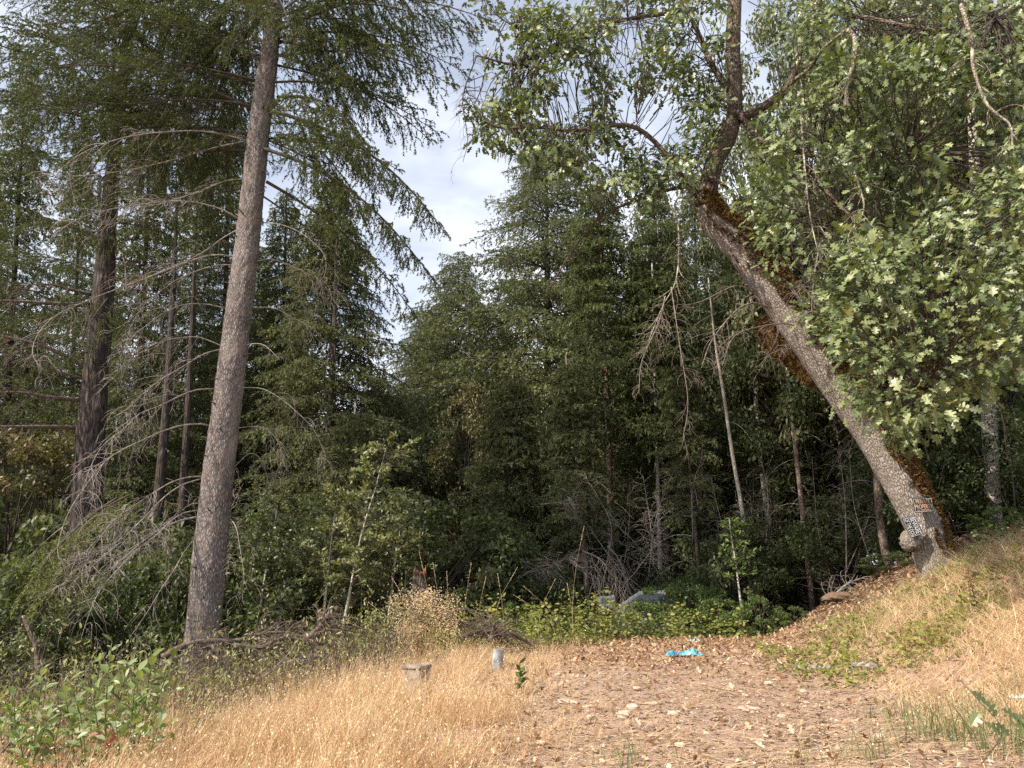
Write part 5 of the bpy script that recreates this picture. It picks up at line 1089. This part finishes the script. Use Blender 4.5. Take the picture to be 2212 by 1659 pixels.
# dead brush tangle (many thin twigs) in the centre
t = empty('dead_brush', P(1130, 1260, 14), 'grey tangle of bare dead branches leaning over the dark wood in the centre', 'brush'); 
for pts in ([Z5(720,880),Z5(800,820),Z5(900,790),Z5(1020,730)], [Z5(740,850),Z5(830,800),Z5(930,770),Z5(1010,740)], [Z5(700,860),Z5(760,770),Z5(850,790),Z5(960,850)], [Z5(860,520),Z5(940,510),Z5(1020,490)], [Z5(1220,870),Z5(1280,800),Z5(1340,720),Z5(1370,690)], [Z5(1150,700),Z5(1200,760),Z5(1240,880)], [Z5(1040,720),Z5(1120,760),Z5(1200,860)]):
    mb = MB(); dead_branch_mesh(mb, [P(a, b, 14.5) for a, b in pts], .012, 26, .7, sub=3, grav=.4); mb.obj('branch', M['dead_wood'], t)

for cx_, cy_, Yb, lb in ((1560, 1130, 16, 'grey bare brush under the slim white trunk in deep shade'), (1390, 1150, 17, 'bare twiggy brush at the feet of the pole firs'), (1850, 1180, 13.5, 'bare brush on the dark bank left of the oak foot'), (330, 1180, 13, 'fine bare brush between the two left firs'), (1680, 1100, 17, 'bare brown brush behind the pinkish slim trunk')):
    t = empty('dead_brush', P(cx_, cy_, Yb), lb, 'brush')
    for q in range(7):
        a = P(cx_ + rng.uniform(-110, 110), cy_ + rng.uniform(40, 130), Yb + rng.uniform(-.8, .8)); b = a + np.array([rng.uniform(-1.3, 1.3), rng.uniform(-.6, .6), rng.uniform(.8, 2.4)]); mb = MB(); dead_branch_mesh(mb, [a, (a + b) / 2 + rng.normal(0, .12, 3), b], .012, 20, .6, sub=3, grav=.25); mb.obj('branch', M['dead_wood'], t)
# ------------------------------------------------------------------ things
# broken stump
sb = P(903, 1330, 11.2); sz = float(G(sb[0], 11.2)); tp = P(905, 1232, 11.2)[2]; st_o = empty('stump', (sb[0], 11.2, sz), 'broken dark stump with splintered orange top behind the cream weed', 'stump')
mb = MB(); v, f, b = tube([[sb[0], 11.2, sz - .1], [sb[0] - .01, 11.2, (sz + tp) / 2], [sb[0], 11.2, tp - .05]], [.13, .105, .095], 18, rough=.05, cap=True); mb.add(v, f, .5, b); mb.obj('trunk', M['dark_bark'], st_o, bark=True)
mb = MB()
for k in range(9):
    a = k * .7; c = np.array([sb[0] + .075 * math.cos(a), 11.2 + .075 * math.sin(a), tp - .07]); v, f, _ = tube([c, c + [.01, 0, rng.uniform(.05, .18)]], [.028, .004], 5); mb.add(v, f, .5)
M['torn_wood'] = plain_mat('torn_wood', (.30, .15, .08), .8, .4, 20); mb.obj('splinters', M['torn_wood'], st_o)['kind'] = 'stuff'

# white pipe (well casing / marker)
def lathe(rz, sides=28, c=(0, 0, 0)):
    th = np.linspace(0, 2 * np.pi, sides, endpoint=False); v = np.array([[c[0] + r * math.cos(t), c[1] + r * math.sin(t), c[2] + z] for r, z in rz for t in th]); n = len(rz)
    i = np.arange(n - 1)[:, None] * sides; j = np.arange(sides)[None]; k = (j + 1) % sides
    return v, np.concatenate([np.stack([i + j, i + k, i + sides + k], -1).reshape(-1, 3), np.stack([i + j, i + sides + k, i + sides + j], -1).reshape(-1, 3)])
M['pipe'] = plain_mat('pipe', (.26, .27, .28), .6, .3, 14, col2=(.46, .48, .48)); M['concrete'] = plain_mat('concrete', (.22, .185, .15), .9, .3, 16, bump=.008, col2=(.36, .32, .275)); M['black'] = plain_mat('black', (.012, .012, .012), .5)
pc = P(1074, 1448, 8.3); pcz = float(G(pc[0], 8.3)); hh = P(1077, 1402, 8.3)[2] - pcz; pipe = empty('pipe', (pc[0], 8.3, pcz), 'short grey-white plastic pipe standing upright in the dry grass', 'pipe')
v, f = lathe([(.001, -.05), (.058, -.05), (.056, hh * .5), (.054, hh - .012), (.054, hh), (.047, hh), (.047, hh - .10), (.001, hh - .10)]); mb = MB(); mb.add(v, f); o = mb.obj('tube', M['pipe'], None, smooth=False); o.parent = pipe; o.rotation_euler = (0, .06, 0)
# concrete box
bx = P(900, 1470, 7.2); bxz = float(G(bx[0], 7.2)); topz = P(900, 1436, 7.2)[2]
def box_mesh(mb, x0, x1, y0, y1, z0, z1, bev=.006, mi=0, tint=.5):
    b = bev; xs = [x0, x0 + b, x1 - b, x1]; v = []
    c = np.array([[(x0 + x1) / 2, (y0 + y1) / 2, (z0 + z1) / 2]]); h_ = np.array([(x1 - x0) / 2, (y1 - y0) / 2, (z1 - z0) / 2])
    pts = []; 
    for sx in (-1, 1):
        for sy in (-1, 1):
            for sz_ in (-1, 1):
                s_ = np.array([sx, sy, sz_])
                for ax in range(3):
                    q = h_ - b; q = q.copy(); q[ax] = h_[ax]; pts.append(c[0] + s_ * q)
    import bmesh
    bm = bmesh.new(); [bm.verts.new(p) for p in pts]; r = bmesh.ops.convex_hull(bm, input=bm.verts); bmesh.ops.triangulate(bm, faces=bm.faces); bm.verts.index_update()
    vv = np.array([v.co[:] for v in bm.verts]); ff = np.array([[q.index for q in fc.verts] for fc in bm.faces]); bm.free(); mb.add(vv, ff, tint, mi=mi)
cb = empty('utility_box', (bx[0], 7.2, bxz), 'weathered concrete utility box with flat lid, half hidden in the dry grass', 'box'); H_ = topz - bxz
mb = MB(); box_mesh(mb, -.095, .095, -.085, .085, -.05, H_ - .03); o = mb.obj('body', M['concrete'], None, smooth=False); o.parent = cb; o.rotation_euler = (0, 0, -.5)
mb = MB(); box_mesh(mb, -.102, .102, -.092, .092, H_ - .028, H_); o = mb.obj('lid', M['concrete'], None, smooth=False); o.parent = cb; o.rotation_euler = (.03, 0, -.5)

# blue crumpled bag
M['blue'] = plain_mat('blue', (.045, .30, .52), .45, .35, 9, col2=(.15, .52, .72))
c0 = on_ground(1478, 1418, 0); n_ = 44; U, Vv = np.meshgrid(np.linspace(-1, 1, n_), np.linspace(-1, 1, 26), indexing='ij'); hgt = np.zeros_like(U)
for i in range(n_):
    for j in range(26):
        q = Vector((U[i, j] * 2.2, Vv[i, j] * 1.3, 1.7)); hgt[i, j] = abs(mnoise.noise(q * 1.8)) * .11 + abs(mnoise.noise(q * 4.5)) * .05
env = np.clip(1 - np.maximum(np.abs(U), np.abs(Vv)) ** 4, 0, 1); lobes = .35 + .95 * np.exp(-((U - .6) / .33) ** 2) + .6 * np.exp(-((U + .75) / .2) ** 2)
v = np.stack([U * .19 * (1 + .15 * np.sin(Vv * 5)), Vv * .08 * (1 + .3 * np.sin(U * 7)) * lobes ** .3, hgt * env * lobes * 1.1 + .01 * env], -1).reshape(-1, 3)
mb = MB(); mb.add(v, grid_tri(n_, 26, False)); o = mb.obj('plastic_bag', M['blue'], smooth=True); o.location = c0 + [0, 0, .012]; tag(o, 'crumpled bright blue plastic bag lying on the leaves at the back of the clearing', 'bag')
M['teal'] = plain_mat('teal', (.25, .50, .47), .5, .3, 9)
mb = MB(); mb.add(v * [.35, .4, .5], grid_tri(n_, 26, False)); o = mb.obj('plastic_scrap', M['teal']); o.location = on_ground(1500, 1389, .03); tag(o, 'tiny teal plastic scrap at the edge of the brambles behind the blue bag', 'litter')
mb = MB(); mb.add(v * [.3, .5, .35], grid_tri(n_, 26, False)); o = mb.obj('plastic_scrap', plain_mat('pale_blue', (.45, .58, .65), .4)); o.location = on_ground(2208, 1532, .06); tag(o, 'pale blue plastic scrap in the grass at the right edge', 'litter')

# weathered bark slabs
for pts, lb in (([(1720, 1449), (1760, 1447), (1800, 1452)], 'tan weathered wood slab lying flat at the foot of the vines'), ([(1835, 1447), (1862, 1443), (1895, 1444)], 'silvery rotten log piece among the vines')):
    pp = [on_ground(a, b, .03) for a, b in pts]; mb = MB(); v, f, b = tube(resample(pp, 14), [.012] + [.045] * 12 + [.02], 10, rough=.18, seed=4); cz = v.mean(0)[2]; v[:, 2] = G(v[:, 0], v[:, 1]) + (v[:, 2] - G(v[:, 0], v[:, 1])) * .7
    mb.add(v, f, .5, b); o = mb.obj('log', M['dead_wood'], bark=True, smooth=False); tag(o, lb, 'log')
iv2, if2 = ico(91, 1, .8, .6, .12, 10, 14); mb = MB(); mb.add(iv2 * .07, if2); o = mb.obj('stone', M['stone'], smooth=False); o.location = P(2057, 1228, 9.6); o.location.z = float(G(o.location.x, 9.6)) + .03; tag(o, 'pinkish round stone at the right foot of the oak', 'stone')

# earthy mound on the bank: exposed soil
mb = MB(); iv2, if2 = ico(95, 1, .8, .55, .12, 14, 20); mb.add(iv2 * np.array([.34, .30, .13]), if2, .55); o = mb.obj('soil_mound', M['earth']); o.location = P(1835, 1325, 11.6); o.location.z = float(G(o.location.x, 11.6)) + .02; tag(o, 'brown bare soil mound on the shaded bank below the oak', 'mound', kind='structure')

# ------------------------------------------------------------------ signs
M['sign_black'] = plain_mat('sign_black', (.012, .012, .014), .35, .1); M['sign_white'] = plain_mat('sign_white', (.78, .78, .80), .4, .05); M['sign_orange'] = plain_mat('sign_orange', (.80, .70, .58), .4, .1, 20, col2=(.80, .42, .20)); M['metal'] = plain_mat('metal', (.4, .38, .36), .4, metal=.8)
def letters(text, h_, wdt, mat, x, y, parent, name='lettering', depth=.0008, z=.0030, bold=-.004):
    cu = bpy.data.curves.new('lettering', 'FONT'); cu.body = text; cu.align_x = 'CENTER'; cu.align_y = 'CENTER'; cu.offset = bold; cu.resolution_u = 3; cu.extrude = 0
    tmp = bpy.data.objects.new('lettering', cu); C.objects.link(tmp); dg = bpy.context.evaluated_depsgraph_get(); me = bpy.data.meshes.new_from_object(tmp.evaluated_get(dg)); bpy.data.objects.remove(tmp); bpy.data.curves.remove(cu)
    co = np.empty(len(me.vertices) * 3); me.vertices.foreach_get('co', co); co = co.reshape(-1, 3); lo, hi = co.min(0), co.max(0); c = (lo + hi) / 2
    co[:, 0] = (co[:, 0] - c[0]) * wdt / (hi[0] - lo[0]) + x; co[:, 1] = (co[:, 1] - c[1]) * h_ / (hi[1] - lo[1]) + y; co[:, 2] = z
    me.vertices.foreach_set('co', co.ravel()); me.materials.clear(); me.materials.append(mat); o = bpy.data.objects.new(name, me); C.objects.link(o); o.parent = parent; return o
def sign(label, tl, tr, bl, Y, lines, W=.36, Hs=.24):
    a, b, c = (Vector(P(*q, Y)) for q in (tl, tr, bl)); x = (b - a); W = x.length; x.normalize(); y = (a - c); Hs = y.length; y = (y - x * y.dot(x)).normalized(); z = x.cross(y); cen = (b + c) / 2
    t = empty('sign', cen, label, 'sign'); t.rotation_mode = 'QUATERNION'; t.rotation_quaternion = Matrix((x, y, z)).transposed().to_quaternion()
    mb = MB(); box_mesh(mb, -W / 2, W / 2, -Hs / 2, Hs / 2, -.0015, .0015, .0005); o = mb.obj('plate', M['sign_black'], None, smooth=False); o.parent = t
    mb = MB(); bw = .0035; m_ = .010
    for x0, x1, y0, y1 in ((-W/2+m_, W/2-m_, Hs/2-m_-bw, Hs/2-m_), (-W/2+m_, W/2-m_, -Hs/2+m_, -Hs/2+m_+bw), (-W/2+m_, -W/2+m_+bw, -Hs/2+m_+bw, Hs/2-m_-bw), (W/2-m_-bw, W/2-m_, -Hs/2+m_+bw, Hs/2-m_-bw)):
        mb.add([[x0, y0, .0028], [x1, y0, .0028], [x1, y1, .0028], [x0, y1, .0028]], [[0, 1, 2], [0, 2, 3]])
    o = mb.obj('border', M['sign_white'], None, smooth=False); o.parent = t
    for tx, hh_, ww, yy, mt in lines: letters(tx, Hs * hh_, W * ww, M[mt], 0, Hs * yy, t)
    for sx in (-1, 1):
        v, f = lathe([(.006, .0016), (.006, .004), (.001, .005)], 8, (sx * W * .46, Hs * .42, 0)); mb = MB(); mb.add(v, f); o = mb.obj('nail', M['metal'], None); o.parent = t
    return t
zoomS = lambda x, y: ((2550 + x * 300 / 1778) * 2212 / 3000, (1420 + y * 280 / 1659) * 2212 / 3000)
sign('black sign reading PRIVATE PROPERTY NO TRESPASSING nailed on the oak, upper of the two', zoomS(722, 240), zoomS(1062, 222), zoomS(775, 487), YO - .33, [('PRIVATE', .27, .72, .24, 'sign_orange'), ('PROPERTY', .29, .88, -.09, 'sign_orange'), ('NO TRESPASSING', .10, .70, -.34, 'sign_orange')])
sign('black sign reading BEWARE OF THE DOG turned sideways on the oak, lower of the two', zoomS(755, 510), zoomS(912, 850), zoomS(548, 598), YO - .34, [('BEWARE', .36, .80, .22, 'sign_white'), ('OF THE DOG', .32, .86, -.20, 'sign_white')])
mb = MB(); v, f, b = tube([P(1986, 1150, YO - .22), P(1990, 1136, YO - .31), P(1988, 1162, YO - .30)], [.016, .02, .012], 7); mb.add(v, f, .5, b); mb.obj('stub', M['pale_bark'], oak, bark=True)

# ------------------------------------------------------------------ white car, almost hidden behind the brambles
M['car_white'] = plain_mat('car_white', (.76, .76, .75), .3, .05, 3, spec=.6); M['glass'] = plain_mat('glass', (.05, .08, .11), .08, .1, 3, spec=.8); M['tyre'] = plain_mat('tyre', (.02, .02, .02), .8)
cx = P(1430, 1300, 17.2)[0]; cy = 17.2; cz = float(G(cx, cy)) - .03; car = empty('parked_car', (cx, cy, cz), 'white parked car almost hidden behind the brambles and slim trunks', 'car'); car.rotation_euler = (0, 0, -.12)
prof = [(-2.2, .35), (-2.25, .75), (-2.1, .98), (-1.1, 1.12), (-.5, 1.52), (.9, 1.55), (1.5, 1.18), (2.15, 1.10), (2.25, .7), (2.2, .35)]
mb = MB(); n_ = len(prof); vv = []
for yy, ins, dz in ((-.86, 0, 0), (-.80, .04, .0), (.80, .04, 0), (.86, 0, 0)):
    pass
secs = [(-.82, .97), (-.78, 1.0), (.78, 1.0), (.82, .97)]
vv = np.array([[px_ * s_, y_ * (1 - .12 * max(0, pz - 1.1)) if True else y_, pz if pz < 1.1 else pz * (1 if s_ == 1 else .985)] for y_, s_ in secs for px_, pz in prof]); mm = n_
ff = grid_tri(4, n_); capv = np.array([[0, -.82, .8], [0, .82, .8]]); base_i = len(vv); vv = np.vstack([vv, capv]); jj = np.arange(n_); kk = (jj + 1) % n_
ff = np.concatenate([ff, np.stack([jj, kk, np.full(n_, base_i)], -1), np.stack([3 * n_ + kk, 3 * n_ + jj, np.full(n_, base_i + 1)], -1)]); mb.add(vv, ff); o = mb.obj('body', M['car_white'], None, smooth=False); o.parent = car
for sg in (-1, 1):
    mb = MB(); yv = sg * .812; q = np.array([[-1.0, yv, 1.12], [-.47, yv * .97, 1.46], [.82, yv * .97, 1.48], [1.3, yv, 1.16]]); q2 = q + [0, sg * .008, 0]; mb.add(q2, [[0, 1, 2], [0, 2, 3]]); o = mb.obj('side_window', M['glass'], None, smooth=False); o.parent = car
    mb = MB(); box_mesh(mb, -.95, -.80, sg * .84, sg * .84 + .22 * sg if sg > 0 else sg * .84, 1.08, 1.22) if sg > 0 else box_mesh(mb, -.95, -.80, -1.06, -.84, 1.08, 1.24); o = mb.obj('mirror', M['car_white'], None, smooth=False); o.parent = car
    for wx in (-1.4, 1.4):
        v, f = lathe([(.02, -.10), (.2, -.10), (.31, -.09), (.33, -.04), (.33, .04), (.31, .09), (.2, .10), (.02, .10)], 22); v = v[:, [0, 2, 1]] + [wx, sg * .80, .33]; mb = MB(); mb.add(v, f); w_ = mb.obj('wheel', M['tyre'], None, smooth=False); w_.parent = car
mb = MB(); mb.add([[-1.12, -.7, 1.135], [-1.12, .7, 1.135], [-.53, .66, 1.525], [-.53, -.66, 1.525]], [[0, 2, 1], [0, 3, 2]]); o = mb.obj('windscreen', M['glass'], None, smooth=False); o.parent = car
# white box with a small window standing on the hood side
bw_ = P(1309, 1300, 15.6); bz = P(1309, 1312, 15.6)[2]; gzb = float(G(bw_[0], 15.6))
t = empty('boxy_cabinet', (bw_[0], 15.6, gzb), 'small white box with coloured panel beside the slim trunk, above the brambles', 'box'); zt_ = P(1309, 1288, 15.6)[2] - gzb
mb = MB(); box_mesh(mb, -.16, .16, -.15, .15, 0, zt_, .01); o = mb.obj('case', M['car_white'], None, smooth=False); o.parent = t
mb = MB(); mb.add([[-.10, -.153, zt_ - .14], [.13, -.153, zt_ - .14], [.13, -.153, zt_ - .04], [-.10, -.153, zt_ - .04]], [[0, 1, 2], [0, 2, 3]]); o = mb.obj('panel', plain_mat('panel', (.25, .40, .45), .4, .1, 12, col2=(.45, .30, .16)), None, smooth=False); o.parent = t

# ------------------------------------------------------------------ leafy bush at lower left with big grey green leaves
bush_o = empty('manzanita_bush', (P(240, 1560, 5.4)[0], 5.4, float(G(P(240, 1560, 5.4)[0], 5.4))), 'leafy bush with broad grey green oval leaves at the lower left corner', 'bush')
lv = []
for k in range(6):
    tv, tf = leaf_oval(.05 + .03 * (k % 3), .21 + .03 * (k % 2), .05 + .06 * (k % 3)); mb = MB(); mb.add(tv, tf, k / 5); lv.append(mb.mesh('leaf', M['manzanita']))
stems = [((230, 1590), (275, 1440), 5.1, 12), ((300, 1590), (300, 1450), 5.0, 12), ((100, 1600), (90, 1460), 5.2, 11), ((30, 1620), (30, 1500), 5.0, 10), ((180, 1600), (140, 1500), 5.0, 11), ((60, 1640), (100, 1560), 4.8, 9), ((250, 1560), (242, 1385), 5.0, 13), ((200, 1580), (150, 1470), 5.2, 9), ((120, 1590), (60, 1490), 5.3, 9), ((300, 1570), (330, 1420), 5.2, 12), ((320, 1580), (375, 1420), 5.3, 11), ((230, 1600), (200, 1500), 4.9, 10), ((150, 1600), (110, 1540), 5.0, 9), ((60, 1600), (20, 1530), 5.1, 8), ((280, 1600), (290, 1490), 4.9, 10), ((90, 1620), (40, 1570), 4.8, 8), ((200, 1620), (170, 1560), 4.8, 8), ((320, 1610), (350, 1540), 4.9, 8), ((170, 1560), (230, 1450), 5.5, 9), ((0, 1600), (-20, 1500), 5.2, 8), ((260, 1620), (250, 1560), 4.7, 8)]
for a, b, Y, nl_ in stems:
    p0 = P(*a, Y); p0[2] = min(p0[2], float(G(p0[0], p0[1]))); p1 = P(*b, Y); pth = resample([p0, (p0 + p1) / 2 + [rng.uniform(-.03, .03), 0, .02], p1], 14); mb = MB(); v, f, _ = tube(pth, np.linspace(.006, .003, 14), 5); mb.add(v, f, .5); mb.obj('stem', M['bramble_leaf'], bush_o)
    for i in range(nl_):
        u = .25 + .75 * i / (nl_ - 1); pos = pth[min(13, int(u * 13))]; az = i * 2.4 + rng.uniform(-.3, .3); up = .25 + .5 * u
        d = np.array([math.cos(az), math.sin(az) * .8, up]); nrm_ = np.array([-math.cos(az) * up, -math.sin(az) * up - .35, 1.0]) + rng.normal(0, .25, 3)
        leaf_part(random.choice(lv), pos, d, nrm_, float(rng.uniform(.085, .12) * (1.15 - .25 * u)), bush_o)
k = 420; bi = rng.integers(0, len(stems), k); st_a = np.array([P(*stems[i][0], stems[i][2]) for i in range(len(stems))]); st_b = np.array([P(*stems[i][1], stems[i][2]) for i in range(len(stems))])
u = rng.uniform(.15, .8, (k, 1)); pos = st_a[bi] * (1 - u) + st_b[bi] * u + rng.normal(0, 1, (k, 3)) * [.07, .07, .03]; mb = MB(); v, f = stamp(*OV8, pos, rdir(k) + [0, 0, .5], rdir(k) + [0, -.3, .8], rng.uniform(.04, .085, k)); mb.add(v, f, np.repeat(rng.uniform(0, 1, k), len(OV8[0]))); tag(mb.obj('small_leaves', M['manzanita'], bush_o), kind='stuff')
# reddish dead leaves at its foot, each a thing's part
t = empty('withered_sprig', P(235, 1600, 4.6), 'withered sprig of drooping reddish leaves under the leafy bush', 'sprig')
mbx = MB(); tv, tf = leaf_oval(.1, .24, .3); mbx.add(tv, tf, .5); rl = mbx.mesh('leaf', M['red_leaf'])
for k in range(12): leaf_part(rl, P(225 + rng.uniform(-22, 34), 1592 + rng.uniform(-18, 14), 4.6 + rng.uniform(-.08, .08)), rdir(1)[0] + [0, 0, -.8], rdir(1)[0] + [0, -1, .4], .07, t)
# blurred sprig with lobed leaves at right edge
t = empty('oak_sprig', P(2140, 1560, 3.6), 'low sprig of drooping green lobed leaves over the grass at the lower right', 'sprig')
mb = MB(); v, f, _ = tube(resample([P(2075, 1470, 3.7), P(2120, 1520, 3.6), P(2165, 1580, 3.6), P(2120, 1650, 3.6)], 14), .0022, 4); mb.add(v, f); mb.obj('stem', M['twig'], t)
for k, (a, b) in enumerate(((2095, 1490), (2125, 1510), (2118, 1535), (2160, 1530), (2185, 1540), (2205, 1545), (2145, 1560), (2125, 1560))): leaf_part(leaf_var[k % 3], P(a, b, 3.6), [rng.uniform(-.5, 1), -.1, -.5], [0, -.7, .7], .085, t)
# little oak seedling beside the pipe
sp_ = on_ground(1128, 1508); t = empty('seedling', sp_, 'small green oak seedling at the left edge of the bare earth', 'seedling'); tp = P(1122, 1432, sp_[1]); mb = MB(); v, f, _ = tube(resample([sp_, (sp_ + tp) / 2, tp], 8), .003, 4); mb.add(v, f); mb.obj('stem', M['twig'], t)
mo = MB(); mo.add(*OV8, .35); slf = mo.mesh('leaf', M['bramble_leaf'])
for k in range(22): u = rng.uniform(.25, 1); leaf_part(slf, sp_ * (1 - u) + tp * u, rdir(1)[0] + [0, 0, .5], rdir(1)[0] + [0, -.3, 1], .075, t)
# reddish dock stalk on bank
a = on_ground(2115, 1330); b = P(2090, 1232, a[1]); t = empty('dock_stalk', a, 'rusty dried stalk with clustered seeds standing on the sunny bank', 'plant'); mb = MB(); v, f, _ = tube(resample([a, (a + b) / 2, b], 8), .004, 5); mb.add(v, f); mb.obj('stem', M['twig'], t)
u = rng.uniform(.55, 1, (160, 1)); v, f = stamp(*DIA, a * (1 - u) + b * u + rng.normal(0, .025, (160, 3)), rdir(160), rdir(160), .022); mb = MB(); mb.add(v, f, .3); mb.obj('seed_head', M['dry_leaf'], t)['kind'] = 'stuff'

print('tris', sum(len(m.polygons) for m in bpy.data.meshes if m.users), 'objects', len(bpy.data.objects))
